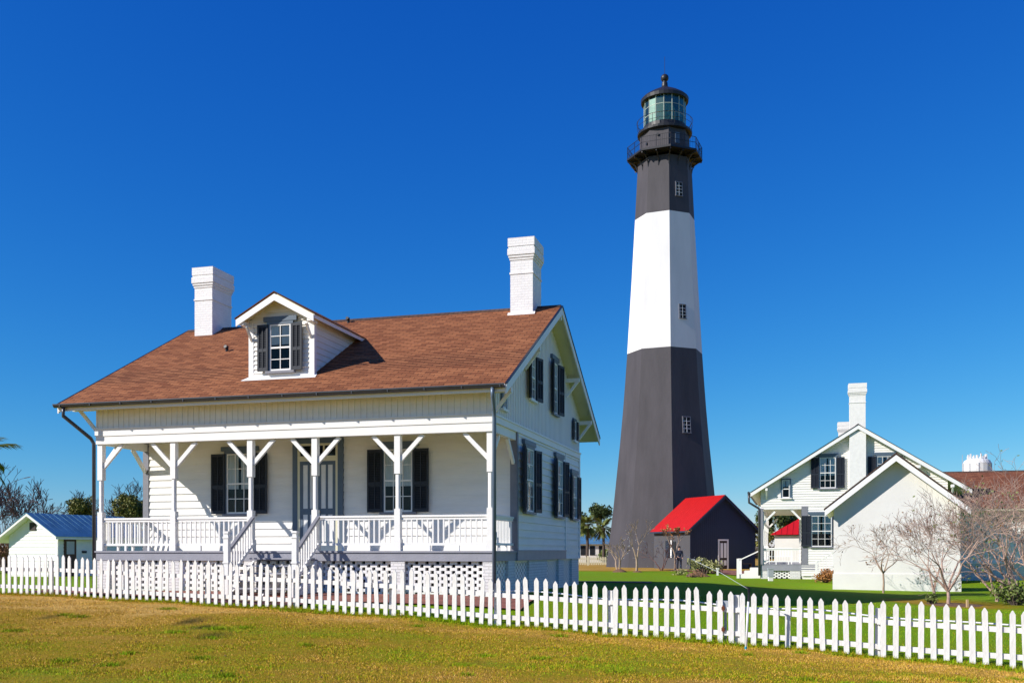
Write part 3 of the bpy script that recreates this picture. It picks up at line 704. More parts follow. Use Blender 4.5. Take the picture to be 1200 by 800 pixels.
mb = MB(); mb.box(.0, .07, -.05, .12, 0, 3.0); mb.build('corner_board', 'lint', H2)
for i in range(5): post(H2, -.09-i*3.05, .085, 0, 2.84, .15, [(1, 0)]*(i > 0)+[(-1, 0)]*(i < 4)+[(0, 1)]*(i in (0, 4)))
b = MB(); b.bar((-.09, 1.50, 3.0), (-.09, 2.06, 2.40), .075, .10); b.build('wall_brace', 'white', H2)
railing(H2, (-.09, .17, 0), (-.09, 2.06, 0)); 
for i in range(4): railing(H2, (-3.06-i*3.05, .085, 0), (-.17-i*3.05, .085, 0))
for y in (0, 1.5, 2.6): mb = MB(); mb.box(-.4, 0, y, y+.55, -1.0, -.33); mb.build('pier', 'pier', H2)
lattice(H2, (-.12, .55, 0), (-.12, 1.5, 0), -.74, -.33); lattice(H2, (-.12, 2.05, 0), (-.12, 2.6, 0), -.74, -.33)
mb = MB(); mb.box(-1.2, -.5, .3, 3, -1, -.34); mb.build('crawl_dark_block', 'dark', H2)  # near-black block again, painted shade behind the screens
mb = MB(); mb.box(-.3, -.0, 3.15, yb2, -1.1, -.6); mb.build('foundation', 'pier', H2)
window(H2, .032, 3.43, 4.03, .80, 1.62, R(90), .42)
window(H2, .032, 1.30, 3.55, .38, .95, R(90), 0, cols=1, rows=1, header=False, curtain=.4)
window(H2, .032, 3.12, .95, 1.02, 1.64, R(90), .48, cols=3)
window(H2, .032, 6.28, 4.03, .80, 1.62, R(90), .42)
c2 = MB(); c2.box(.0, .36, 4.50, 5.32, -1.1, 7.0); c2.build('chimney_breast', 'chimfar', H2)
chimney(H2, -.20, .36, 4.52, 5.30, 6.95, 9.45, 'chimfar'); chimney(H2, -12.0, -11.4, 4.5, 5.4, 6.6, 8.9, 'chimfar')
for s in (.3, 7.9, 9.5):
    z = zr2(s)-.38; mb = MB(); mb.bar((0, s, z), (.42, s, z), .12, .14); mb.bar((.02, s, z-.5), (.36, s, z-.05), .08, .08); mb.build('eave_bracket', 'white', H2)
mb = MB()
for i in range(6): mb.box(.05, 1.0, 2.95+i*.24, 3.2+i*.24, -.75+i*.16-.1+.0, -.75+i*.16)
mb.build('side_steps', 'deck', H2)
mb = MB(); A = Vector((1.02, 2.85, .12)); B = Vector((1.02, 4.0, .86)); mb.bar(A, B, .07, .07); mb.bar(A-Vector((0, 0, .75)), B-Vector((0, 0, .75)), .05, .07)
for i in range(8): q = A.lerp(B, i/7); mb.bar(q-Vector((0, 0, .78)), q, .05, .05, up=(0, 1, 0))
mb.box(.96, 1.08, 2.78, 2.90, -.85, .22); mb.build('stair_railing', 'white', H2)
mb = MB(); mb.box(-2.1, -1.9, -1.3, -1.1, -.9, .3); mb.box(-2.1, -.7, -1.2, -.9, -.8, -.55); mb.box(-2.1, -.7, -.9, -.6, -.8, -.37); mb.box(-2.1, -.7, -.6, -.05, -.8, -.2); mb.box(-.8, -.65, -1.3, -1.15, -.9, .3); mb.bar((-.72, -1.2, .2), (-.72, -.05, .75), .06, .06)
mb.build('front_steps', 'white', H2)

# porch bench on second cottage
bn = empty('porch_bench', O2+Vector((1.45, 1.5, 0)), R(-15.6), 'white bench with openwork back on the porch of the far right cottage', 'bench')
mb = MB(); mb.box(-.65, .65, -.22, .22, .40, .44); mb.build('seat', 'white', bn)
mb = MB(); mb.box(-.65, .65, .20, .24, .85, .9)
for i in range(9): mb.box(-.62+i*.15, -.58+i*.15, .205, .235, .44, .85)
mb.build('backrest', 'white', bn)
for x, y in ((-.6, -.18), (.6, -.18), (-.6, .2), (.6, .2)): q = MB(); q.box(x-.03, x+.03, y-.03, y+.03, 0, .40); q.build('leg', 'white', bn)

# ------------------------------------------------------------------ outbuilding
OB = empty('outbuilding', (16.7, 37.1, 0), R(-19), 'plain white stucco gabled outbuilding standing in front of the right cottage, nearest on the right', 'outbuilding')
w_, d_ = 4.49, 7.0; ez, az_ = 3.30, 5.09; slo = (az_-ez)/(w_/2)
mb = MB(); mb.prism([(-w_, 0, -.2), (0, 0, -.2), (0, 0, ez), (-w_/2, 0, az_), (-w_, 0, ez)], (0, d_, 0)); mb.build('wall', 'stucco', OB)
mb = MB(); mb.box(-w_-.035, .035, -.035, 0-.0005, -.2, .72); mb.box(.0005, .035, 0, d_, -.2, .72); mb.build('plinth', 'stucco', OB)
for sg in (-1, 1):
    pass
mb = MB(); o_ = .32; th = .10
L_ = (-w_-o_, ez-slo*o_+.12); A_ = (-w_/2, az_+.12); R_ = (o_, ez-slo*o_+.12)
mb.prism([(L_[0], -.42, L_[1]), (A_[0], -.42, A_[1]), (R_[0], -.42, R_[1]), (R_[0], -.42, R_[1]-th), (A_[0], -.42, A_[1]-th*1.3), (L_[0], -.42, L_[1]-th)], (0, d_+.8, 0)); rfo = mb.build('roof', 'cream', OB)
mb = MB(); mb.prism([(L_[0]-.03, -.46, L_[1]+.0), (A_[0], -.46, A_[1]+.03), (R_[0]+.03, -.46, R_[1]+.0), (R_[0]+.03, -.46, R_[1]+.05), (A_[0], -.46, A_[1]+.08), (L_[0]-.03, -.46, L_[1]+.05)][::-1], (0, d_+.88, 0)); mb.build('shingles', 'shingle_dark', rfo)
mb = MB()
for a, b in ((L_, A_), (R_, A_)): mb.prism([(a[0], -.42, a[1]-.01), (b[0], -.42, b[1]-.01), (b[0], -.42, b[1]-.24), (a[0], -.42, a[1]-.24)], (0, -.03, 0))
mb.bar((R_[0]+.01, -.42, R_[1]-.08), (R_[0]+.01, d_+.38, R_[1]-.08), .03, .16); mb.build('rake_board', 'white', rfo)

# ------------------------------------------------------------------ brown roofed house far right
BH = empty('brown_roofed_house', (23.45, 54.4, EYE-1.2), R(-15.6), 'long white house with brown shingle roof behind the bare trees at far right', 'house')
mb = MB(); mb.box(0, 24, 0, 9, -.5, 3.6); mb.prism([(.05, .05, 3.6), (.05, 8.95, 3.6), (.05, 4.5, 5.4)], (23.9, 0, 0)); mb.build('wall_core', 'siding', BH)
lapwall(BH, 'wall', lambda z: (0, 24), .6, 3.6, (0, 0, 0), 0)
gable_roof(BH, -.3, 24.3, -.6, 3.45, 4.5, 5.8, 9.6, 3.45, m='shingles_r')
mb = MB(); mb.box(-.03, 24, -.06, -.001, -.9, .5); mb.build('foundation', 'pier', BH)
mb = MB(); mb.box(-.03, 24, -.10, -.001, .5, .6); mb.build('water_table', 'white', BH)
for x in (5.2, 8.4, 11.6): window(BH, x, -.032, 1.25, .9, 1.6, 0, .42)

# ------------------------------------------------------------------ lighthouse
LT = empty('lighthouse', (13.8, 90, EYE), 0, 'tall octagonal lighthouse painted in black, white and black bands', 'lighthouse')
prof = [(-1.9, 5.40), (-1.46, 5.30), (.6, 5.03), (2.55, 4.79), (4.5, 4.57), (6.55, 4.36), (9.5, 4.05), (12.7, 3.76), (15.3, 3.56), (17.76, 3.39), (23.8, 3.02), (29.84, 2.68), (34.9, 2.42)]
def oct_ring(r, z): return [(r*math.cos(R(-90+45*k)), r*math.sin(R(-90+45*k)), z) for k in range(8)]
def oct_tower(pr, name, m):
    mb = MB(); vs = []
    for z, r in pr: vs += oct_ring(r, z)
    fs = [(i*8+k, i*8+(k+1) % 8, (i+1)*8+(k+1) % 8, (i+1)*8+k) for i in range(len(pr)-1) for k in range(8)]
    mb.add(vs, fs); return mb.build(name, m, LT)
oct_tower(prof[:10], 'lower_tower', 'tower_black'); oct_tower(prof[9:12], 'middle_tower', 'tower_white'); oct_tower(prof[11:], 'upper_tower', 'tower_black')
oct_tower([(35.35, 2.30), (37.45, 2.22)], 'watch_room', 'tower_black')
def rad(z):
    for (a, ra), (b, rb) in zip(prof, prof[1:]):
        if a <= z <= b: return ra+(rb-ra)*(z-a)/(b-a)
AP = math.cos(R(22.5))
for zc, hgt, wd in ((31.85, 1.15, .62), (20.95, 1.15, .62), (10.95, 1.30, .72)):
    z0, z1 = zc-hgt/2, zc+hgt/2; a0, a1 = rad(z0)*AP, rad(z1)*AP
    nrm = Vector((math.cos(R(-67.5)), math.sin(R(-67.5)), 0)); tan = Vector((-nrm.y, nrm.x, 0)); B0 = nrm*(a0+.004)+Vector((0, 0, z0)); B1 = nrm*(a1+.004)+Vector((0, 0, z1)); upv = (B1-B0)
    mb = MB()
    def fr(u0, u1, v0, v1, t):
        p = [B0+tan*u0+upv*v0, B0+tan*u1+upv*v0, B0+tan*u1+upv*v1, B0+tan*u0+upv*v1]; mb.prism(p, nrm*t)
    h = wd/2
    fr(-h-.05, -h, -.02, 1.02, .05); fr(h, h+.05, -.02, 1.02, .05); fr(-h-.05, h+.05, 1.02, 1.07, .06); fr(-h-.08, h+.08, -.06, -.02, .10)
    wf = mb.build('window', 'lint', LT)
    mb = MB(); fr(-h, h, 0, 1, .01); mb.build('pane', 'dark', wf)
    mb = MB(); fr(-.018, .018, 0, 1, .05); fr(-h/2-.1, -h/2-.08, 0, 1, .03);
    for v in (.25, .5, .75): fr(-h, h, v-.015, v+.015, .045)
    mb.build('muntins', 'white', wf)
# gallery
mb = MB(); vs = oct_ring(3.42, 35.18)+oct_ring(3.42, 35.35)+oct_ring(2.2, 35.35)+oct_ring(2.2, 35.18)
mb.add(vs, [(i*8+k, i*8+(k+1) % 8, ((i+1) % 4)*8+(k+1) % 8, ((i+1) % 4)*8+k) for i in range(4) for k in range(8)]); gl = mb.build('gallery_deck', 'tower_black_gloss', LT)
for k in range(16):
    a = R(-90+22.5*k); rr = 3.35 if k % 2 == 0 else 3.1; ri = 2.42 if k % 2 == 0 else 2.25
    c_, s_ = math.cos(a), math.sin(a); mb = MB()
    pts = [(ri+.0, 33.95)]+[(ri+(rr-ri)*math.sin(t*math.pi/2), 33.95+(35.15-33.95)*(1-math.cos(t*math.pi/2)) if False else 33.95+1.2*t**.6) for t in (.2, .4, .6, .8, 1)]
    pts = [(ri, 34.0), (ri+.05, 34.35), (ri+.22, 34.72), (ri+.55, 35.0), (rr, 35.14)]
    mb.tube([(r_*c_, r_*s_, z) for r_, z in pts], .06, 5); mb.bar((ri*c_, ri*s_, 35.08), (rr*c_, rr*s_, 35.08), .09, .14); mb.build('bracket', 'tower_black_gloss', gl)
mb = MB(); ring = oct_ring(3.36, 36.38)
for zz in (36.38, 35.9):
    for k in range(8): p = oct_ring(3.36, zz); mb.bar(p[k], p[(k+1) % 8], .035, .035)
for k in range(8):
    p = oct_ring(3.36, 35.35)[k]; q = oct_ring(3.36, 35.35)[(k+1) % 8]
    for t in [i/14 for i in range(14)]:
        a = Vector(p).lerp(Vector(q), t); mb.bar(a, a+Vector((0, 0, 1.03)), .05 if t in (0, .5) else .014, .05 if t in (0, .5) else .014, up=(1, 0, 0))
mb.build('gallery_railing', 'tower_black_gloss', gl)
mb = MB(); mb.lathe([(2.24, 37.35), (2.44, 37.42), (2.46, 37.60), (2.30, 37.68), (1.92, 37.70), (1.92, 38.15)], 32); lg = mb.build('lantern_gallery', 'tower_black_gloss', LT)
mb = MB()
ringp = [(2.50*math.cos(2*math.pi*k/32), 2.50*math.sin(2*math.pi*k/32), 38.62) for k in range(33)]; mb.tube(ringp, .022, 5); mb.tube([(p[0]*.99, p[1]*.99, 38.15) for p in ringp], .016, 5)
for k in range(8):
    a = 2*math.pi*k/8+.2; mb.tube([(2.42*math.cos(a), 2.42*math.sin(a), 37.6), (2.56*math.cos(a), 2.56*math.sin(a), 38.0), (2.57*math.cos(a), 2.57*math.sin(a), 38.3), (2.5*math.cos(a), 2.5*math.sin(a), 38.62)], .022, 5)
mb.build('lantern_railing', 'tower_black_gloss', lg)
# watch-room porthole and window
mb = MB(); nrm = Vector((math.cos(R(-67.5)), math.sin(R(-67.5)), 0)); tan = Vector((-nrm.y, nrm.x, 0)); c0 = nrm*(2.27*AP+.02)+Vector((0, 0, 36.0))
mb.prism([c0-tan*.22, c0+tan*.22, c0+tan*.22+Vector((0, 0, .95)), c0-tan*.22+Vector((0, 0, .95))], nrm*.05); mb.build('watch_room_window', 'trim', LT)
for an, tt, zz in ((-112.5, -.1, 36.8), (-157.5, .5, 36.2)):
    n_ = Vector((math.cos(R(an)), math.sin(R(an)), 0)); t_ = Vector((-n_.y, n_.x, 0)); mb = MB(); p = n_*(2.10)+t_*tt+Vector((0, 0, zz)); mb.tube([p, p+n_*.10], .12, 10); mb.build('porthole', 'tower_black_gloss', LT)
NL = 16; RL = 1.86; z0l, z1l = 38.15, 40.45
lv = [(RL*math.cos(2*math.pi*(k+.5)/NL), RL*math.sin(2*math.pi*(k+.5)/NL)) for k in range(NL)]
mb = MB()
for k in range(NL): a, b = lv[k], lv[(k+1) % NL]; mb.add([(a[0], a[1], z0l), (b[0], b[1], z0l), (b[0], b[1], z1l), (a[0], a[1], z1l)], [(0, 1, 2, 3)])
ln = mb.build('lantern_glass', 'lglass', LT)
mb = MB()
for k in range(NL):
    a = lv[k]; b = lv[(k+1) % NL]; mb.bar((a[0], a[1], z0l), (a[0], a[1], z1l), .06, .06)
    for z in (z0l+.75, z0l+1.5): mb.bar((a[0], a[1], z), (b[0], b[1], z), .035, .035)
mb.build('lantern_bars', mat('lantern_bar_paint', (.45, .50, .42), .4), ln)
mb = MB(); lp = []
for i in range(22): z = z0l+.1+i*.095; rr = .62+.42*math.sin(math.pi*(i+.5)/22); lp += [(rr-.06, z), (rr, z+.04)]
mb.lathe([(.3, z0l-.1)]+lp+[(.2, z1l-.05)], 24); mb.build('fresnel_lens', 'fresnel', ln, smooth=False)
mb = MB(); mb.lathe([(1.86, 40.40), (2.12, 40.38), (2.15, 40.66), (1.95, 40.86), (1.4, 41.22), (.85, 41.52), (.42, 41.72), (.28, 41.9), (.26, 42.22)], 32)
rl = mb.build('lantern_roof', 'tower_black_gloss', LT, smooth=False)
mb = MB(); mb.lathe([(.26, 42.1), (.16, 42.3), (.2, 42.34)]+[(.36*math.cos(R(t)), 42.66+.36*math.sin(R(t))) for t in range(-70, 91, 20)], 20); mb.build('ventilator_ball', 'tower_black_gloss', rl, smooth=True)
mb = MB(); mb.tube([(0, 0, 43.0), (0, 0, 44.6)], .018, 5); mb.build('lightning_rod', 'tower_black_gloss', rl)

# annex
AX = empty('annex', (13.96, 78, EYE-1.5), R(22.5), 'small black annex with bright red roof at the foot of the lighthouse', 'annex')
aw, al, aez, aaz = 6.1, 5.5, 3.28, 5.80
for xa_ in (0, aw-.05): mb = MB(); mb.box(xa_, xa_+.05, .02, al, 0, aez); mb.build('side_wall', 'annex', AX)
mb = MB(); mb.prism([(0, 0, 0), (aw, 0, 0), (aw, 0, aez), (aw/2, 0, aaz), (0, 0, aez)], (0, .02, 0))
for i in range(33): x = i*aw/32; zt = aez+(aaz-aez)*(1-abs(x-aw/2)/(aw/2)); mb.box(x-.02, x+.02, -.018, 0, 0, zt-.05)
mb.build('gable_wall', 'annex_shaded', AX)  # gable takes the annex paint copy with shade in its colour
sa_ = (aaz-aez)/(aw/2); o_ = .38
mb = MB(); LL = (-o_, aez-sa_*o_+.1); AA = (aw/2, aaz+.1); RR = (aw+o_, aez-sa_*o_+.1)
mb.prism([(LL[0], -.32, LL[1]), (AA[0], -.32, AA[1]), (RR[0], -.32, RR[1]), (RR[0], -.32, RR[1]-.12), (AA[0], -.32, AA[1]-.16), (LL[0], -.32, LL[1]-.12)], (0, al+.3, 0)); ar = mb.build('roof', 'annex_shaded', AX)
mb = MB(); mb.prism([(LL[0]-.02, -.30, LL[1]+.004), (AA[0], -.30, AA[1]+.004), (RR[0]+.02, -.30, RR[1]+.004), (RR[0]+.02, -.30, RR[1]+.03), (AA[0], -.30, AA[1]+.035), (LL[0]-.02, -.30, LL[1]+.03)][::-1], (0, al+.3, 0))
for i in range(22):
    y = -.28+i*.27
    for q in (LL, RR): mb.bar((q[0], y, q[1]+.04), (AA[0], y, AA[1]+.045), .025, .025)
mb.build('red_sheets', 'redmetal', ar)
mb = MB()
for a in (LL, RR): mb.prism([(a[0], -.32, a[1]-.01), (AA[0], -.32, AA[1]-.01), (AA[0], -.32, AA[1]-.27), (a[0], -.32, a[1]-.25)], (0, -.04, 0))
mb.build('rake_board', 'annex_shaded', ar)
mb = MB(); dx0, dx1 = 2.68, 3.40
mb.box(dx0-.12, dx0, -.06, 0, 0, 2.3); mb.box(dx1, dx1+.14, -.06, 0, 0, 2.3); mb.box(dx0-.12, dx1+.14, -.062, 0, 2.3, 2.42); fr_ = mb.build('door_frame', 'white', AX)
mb = MB(); mb.box(dx0, dx1, -.035, -.022, 0, 2.3); dr_ = mb.build('door', 'woodbench', AX)
mb = MB()
for a, b in ((dx0+.10, dx0+.34), (dx0+.43, dx0+.67)): mb.box(a, b, -.05, -.036, .95, 2.12); mb.box(a, b, -.05, -.036, .35, .75)
mb.build('door_panel', 'white', dr_)
mb = MB(); mb.box(-.05, 0, 2.1, 3.0, 1.0, 2.25); wn = mb.build('window', 'dark', AX)
mb = MB(); mb.box(-.09, -.051, 2.62, 2.80, .95, 2.35); mb.build('frame', 'white', wn)
mb = MB(); mb.box(-.10, -.051, 2.95, 3.55, .98, 2.32); mb.build('shutter', 'shutter', wn)
bn = empty('bench', G(873, 79), R(15), 'low dark bench against the black annex wall', 'bench')
mb = MB(); mb.box(-.55, .55, -.18, .18, .40, .45); mb.build('seat', 'woodbench', bn)
for x in (-.48, .48): q = MB(); q.box(x-.04, x+.04, -.16, .16, 0, .40); q.build('leg', 'woodbench', bn)

# ------------------------------------------------------------------ left shed
p0 = G(68, 50); SH = empty('garden_shed', (p0.x, p0.y, EYE-1.32), R(-21), 'small white lap-sided shed with blue metal roof at the left edge', 'shed')
sw, sd_, sez, saz = 3.25, 6.0, 2.15, 3.15
mb = MB(); mb.prism([(-sw+.03, .03, -.2), (-.03, .03, -.2), (-.03, .03, sez), (-sw/2, .03, saz-.02), (-sw+.03, .03, sez)], (0, sd_-.06, 0)); mb.build('wall_core', 'white', SH)
def xsh(z):
    if z < sez: return (-sw, 0)
    h = (saz-z)/((saz-sez)/(sw/2)); return (-sw/2-h, -sw/2+h)
lapwall(SH, 'wall', xsh, -.1, saz-.03, (0, 0, 0), 0, 'white', .18); lapwall(SH, 'wall', lambda z: (0, sd_), -.1, sez, (0, 0, 0), R(90), 'white', .18)
mb = MB(); o_ = .32; ss_ = (saz-sez)/(sw/2); LL = (-sw-o_*1.9, sez-ss_*o_*1.9+.06); AA = (-sw/2, saz+.06); RR = (o_, sez-ss_*o_+.06)
mb.prism([(LL[0], -.45, LL[1]), (AA[0], -.45, AA[1]), (RR[0], -.45, RR[1]), (RR[0], -.45, RR[1]-.12), (AA[0], -.45, AA[1]-.14), (LL[0], -.45, LL[1]-.12)], (0, sd_+.8, 0)); sr = mb.build('roof', 'white', SH)
mb = MB(); mb.prism([(LL[0]-.03, -.47, LL[1]+.003), (AA[0], -.47, AA[1]+.003), (RR[0]+.03, -.47, RR[1]+.003), (RR[0]+.03, -.47, RR[1]+.03), (AA[0], -.47, AA[1]+.03), (LL[0]-.03, -.47, LL[1]+.03)][::-1], (0, sd_+.84, 0))
for i in range(17):
    y = -.45+i*.42
    for q in (LL, RR): mb.bar((q[0], y, q[1]+.035), (AA[0], y, AA[1]+.035), .02, .02)
mb.build('metal_sheets', 'bluemetal', sr)
mb = MB(); mb.box(0, .05, .35, 1.15, .0, 2.0); sdr = mb.build('door', mat('brown_door', (.10, .045, .03), .6, .3, 4), SH)
mb = MB(); mb.box(.05, .07, .50, 1.0, 1.15, 1.80); mb.build('door_panel', 'steel', sdr)
mb = MB(); mb.box(0, .06, 1.55, 1.85, 1.2, 1.32); mb.build('light_fitting', 'shutter', SH)
mb = MB(); mb.box(-sw/2-.2, -sw/2+.2, -.06, 0, 2.35, 2.75); mb.build('gable_vent', 'woodbench', SH)
mb = MB(); mb.box(-.12, .025, -.035, 0, 0, sez); mb.box(0, .035, -.035, .12, 0, sez); mb.build('corner_board', 'white', SH)

# ------------------------------------------------------------------ red-roofed building behind right porch
q = G(905, 72); RB = empty('red_roofed_building', (q.x, q.y, q.z), R(-19), 'white building with red hipped metal roof seen through the right cottage porch', 'building')
mb = MB(); mb.box(.15, 8, .15, 6, -.2, 2.55); mb.build('wall', 'stucco', RB)
mb = MB(); z_ = 2.6; mb.add([(-.15, -.15, z_), (8.3, -.15, z_), (8.3, 6.3, z_), (-.15, 6.3, z_), (2.9, 3.0, z_+1.9), (5.3, 3.0, z_+1.9)], [(0, 1, 5, 4), (1, 2, 5), (2, 3, 4, 5), (3, 0, 4), (0, 3, 2, 1)])
for i in range(20):
    x = .2+i*.4; t = min(1, (x+.15)/3.05, (8.3-x)/3.0)
    mb.bar((x, -.14, z_+.02), (x, -.15+3.15*t, z_+.02+1.9*t), .03, .03)
mb.build('roof', 'redmetal', RB)
# water tower
q = P(1145, 645, 420); WT = empty('water_tower', (q.x, q.y, 0), 0, 'white water tank with antennas rising above the brown roof', 'water tower')
zt = EYE+(645-555)*420/F; 
mb = MB(); mb.lathe([(2, zt-4), (5.3, zt-1), (5.6, zt), (5.6, zt+4.4), (5.0, zt+5.6), (3.6, zt+6.3), (.5, zt+6.6)], 24); tk = mb.build('tank', 'tower_white', WT, smooth=False)
mb = MB(); mb.lathe([(2.4, -.5), (1.8, 3), (1.8, zt-3.5)], 16); mb.build('stem', 'tower_white', WT)
for k in range(16):
    a = 2*math.pi*k/16; mb = MB(); mb.box(3.6*math.cos(a)-.25, 3.6*math.cos(a)+.25, 3.6*math.sin(a)-.25, 3.6*math.sin(a)+.25, zt+5.9, zt+(7.6 if k % 3 else 8.3)); mb.build('antenna', 'tower_white', tk)
for k in range(10): a = 2*math.pi*k/10; mb = MB(); mb.box(5.62*math.cos(a)-.15, 5.62*math.cos(a)+.15, 5.62*math.sin(a)-.15, 5.62*math.sin(a)+.15, zt-.5, zt+4.3); mb.build('cable_duct', 'steel', tk)
mb = MB(); mb.tube([(-6.2, 0, zt), (-6.2, 0, zt+8)], .12, 5); mb.build('mast', 'steel', tk)

# far house
q = G(672, 125); FH = empty('far_house', (q.x, q.y, q.z), 0, 'distant pale blue-roofed house behind the palms left of the lighthouse', 'house')
mb = MB(); mb.box(-2, 7, 0, 8, -.5, 2.3); mb.build('wall', 'siding', FH)
mb = MB(); mb.add([(-2.4, -.4, 2.3), (7.4, -.4, 2.3), (7.4, 8.4, 2.3), (-2.4, 8.4, 2.3), (1, 4, 3.6), (5, 4, 3.6)], [(0, 1, 5, 4), (1, 2, 5), (2, 3, 4, 5), (3, 0, 4), (0, 3, 2, 1)]); mb.build('roof', 'bluemetal', FH)
for i in range(7): mb = MB(); mb.box(-1.4+i*1.15, -.75+i*1.15, -.03, 0, .9, 2.1); mb.build('window', 'dark', FH)

# ------------------------------------------------------------------ fences
FR = empty('picket_fence', (-13.4, fy(-13.4), H(-13.4, fy(-13.4))), 0, 'white pointed picket fence running across the whole lawn in the foreground', 'fence')
fo = FR.location.copy(); fc = math.cos(math.atan(.4135)); fs_ = .4135*fc; ang = -math.atan(.4135)
pm = MB(); w2 = .046; t_ = .02
pm.prism([(-w2, 0, 0), (w2, 0, 0), (w2, 0, .875), (0.008, 0, .94), (-.008, 0, .94), (-w2, 0, .875)], (0, -t_, 0))
pm_me = None
SP = .1977; NP = int((9.6+13.4)/fc/SP); per = 12
panels = []; firstp = None; rp = random.Random(3)
def fpt(t): x = -13.4+fc*t; return x, fy(x)
stuff = MB(); npan = (NP+per-1)//per
dense_until = NP-100
for pi in range(npan):
    i0, i1 = pi*per, min(NP, (pi+1)*per); ta, tb = (i0-.5)*SP, (i1-.5)*SP
    xa, ya = fpt(ta); xb, yb = fpt(tb); za, zb = H(xa, ya), H(xb, yb)
    mb = MB(); nb = Vector((-math.sin(ang), math.cos(ang), 0))
    jit = rp.uniform(-.012, .012)
    for hh in (.17, .60):
        A = Vector((xa, ya, za+.04+hh+jit))-fo+nb*.022; B = Vector((xb, yb, zb+.04+hh+rp.uniform(-.012, .012)))-fo+nb*.022
        mb.bar(A, B, .035, .088)
    pan = mb.build('fence_panel', 'picket', FR)
    # post
    px_, py_ = xa, ya; q = MB(); big = abs((xa/ya*F+600)-846) < 30
    hp = .93 if not big else .98
    q.box(-.045, .045, .0, .09, -.25, hp-.08); q.prism([(-.045, 0, hp-.08), (.045, 0, hp-.08), (.045, .09, hp-.08), (-.045, .09, hp-.08)], (0, 0, .03))
    po = q.build('fence_post', 'picket', FR, loc=(px_-fo.x, py_-fo.y, za-fo.z-.02), rot=(R(rp.uniform(-1, 1)), R(rp.uniform(-1, 1)), ang)); po.location += nb*.041
    for i in range(i0, i1):
        x, y = fpt(i*SP); z = H(x, y)+.035+rp.uniform(-.015, .015)
        tilt = rp.gauss(0, .012) if rp.random() < .88 else rp.uniform(-.06, .06)
        sc = rp.uniform(.965, 1.03)
        if i < dense_until:
            mm = Matrix.Translation(Vector((x, y, z))-fo) @ Matrix.Rotation(ang, 4, 'Z') @ Matrix.Rotation(tilt, 4, 'Y') @ Matrix.Diagonal((1, 1, sc, 1))
            stuff.add([mm @ Vector(v) for v in pm.v], pm.f); continue
        if firstp is None: o = pm.build('picket', 'picket', pan); firstp = o
        else: o = firstp.copy(); col.objects.link(o); o.parent = pan
        o.location = Vector((x, y, z))-fo; o.rotation_euler = (rp.uniform(-.015, .015), tilt, ang); o.scale = (rp.uniform(.96, 1.04), 1, sc)
o = stuff.build('pickets', 'picket', FR); kind(o, 'stuff')
for zz in (.28, .66): 
    x, y = .2112*17.95, 17.95
    mb = MB(); x0 = (848-600)/F*18.0; mb.box(-.03, .03, -.03, -.02, -.025, .025); mb.box(-.015, .015, -.035, -.02, -.05, .05); 
    xx = x0; mb.build('hinge', 'rust', FR, loc=(xx-fo.x, fy(xx)-fo.y, H(xx, fy(xx))-fo.z+zz), rot=(0, 0, ang))
# far fence
q0, q1 = G(640, 100), G(712, 100); FF = empty('low_picket_fence', q0, 0, 'distant low picket fence in front of the palms, yellow sunlight put into its colour', 'fence')
mb = MB(); n = 34
for i in range(n):
    x = (q1.x-q0.x)*i/n; mb.prism([(x-.05, 0, .05), (x+.05, 0, .05), (x+.05, 0, .8), (x, 0, .88), (x-.05, 0, .8)], (0, .03, 0))
mb.bar((0, .05, .25), (q1.x-q0.x, .05, .25), .04, .09); mb.bar((0, .05, .65), (q1.x-q0.x, .05, .65), .04, .09); mb.build('fence_panel', 'cream', FF)  # yellow sunlight on these pickets is put into the cream colour
for x in (0, 2.1, 4.2): q = MB(); q.box(x-.09, x+.09, -.02, .12, 0, .95); q.build('fence_post', 'cream', FF)

# pvc pipe behind the fence + box
mb = MB(); pts = []
for i in range(26):
    x = -.4+i*.39; y = fy(x)+.22; pts.append((x, y, H(x, y)+.70+.02*math.sin(i*.9)))
o = mb.tube(pts, .017, 6); o = mb.build('pvc_pipe', 'hose', smooth=True); tag(o, 'thin white pipe running just behind the picket fence', 'pipe')
x = (848-600)/F*18.3; BX = empty('junction_box', (x, fy(x)+.20, H(x, fy(x)+.2)), ang, 'small grey utility box behind the fence beside the gate post', 'utility box')
mb = MB(); mb.box(-.16, .14, 0, .12, .60, .78); mb.build('case', 'steel', BX); mb = MB(); mb.tube([(0, .06, 0), (0, .06, .60)], .025, 8); mb.build('conduit', 'steel', BX)
# sprinkler
sx = (874-600)/F*17.25; SPK = empty('sprinkler', (sx, 17.25, H(sx, 17.25)), 0, 'white pipe sprinkler with black head standing in front of the picket fence', 'sprinkler')
mb = MB(); mb.tube([(0, 0, -.05), (.045, 0, .86)], .02, 8); mb.build('riser', 'hose', SPK, smooth=True)
mb = MB(); mb.tube([(.0, 0, .02), (.002, 0, .06)], .022, 8); mb.build('tape_band', mat('cyan_tape', (.02, .3, .45), .5), SPK)
mb = MB(); mb.tube([(.045, 0, .84), (.05, 0, .90), (.052, 0, 1.02)], [.024, .02, .016], 8); mb.box(.035, .07, -.02, .02, 1.0, 1.08); mb.tube([(.05, 0, 1.06), (.0, .05, 1.10)], [.016, .012], 6); mb.build('head', 'black', SPK)
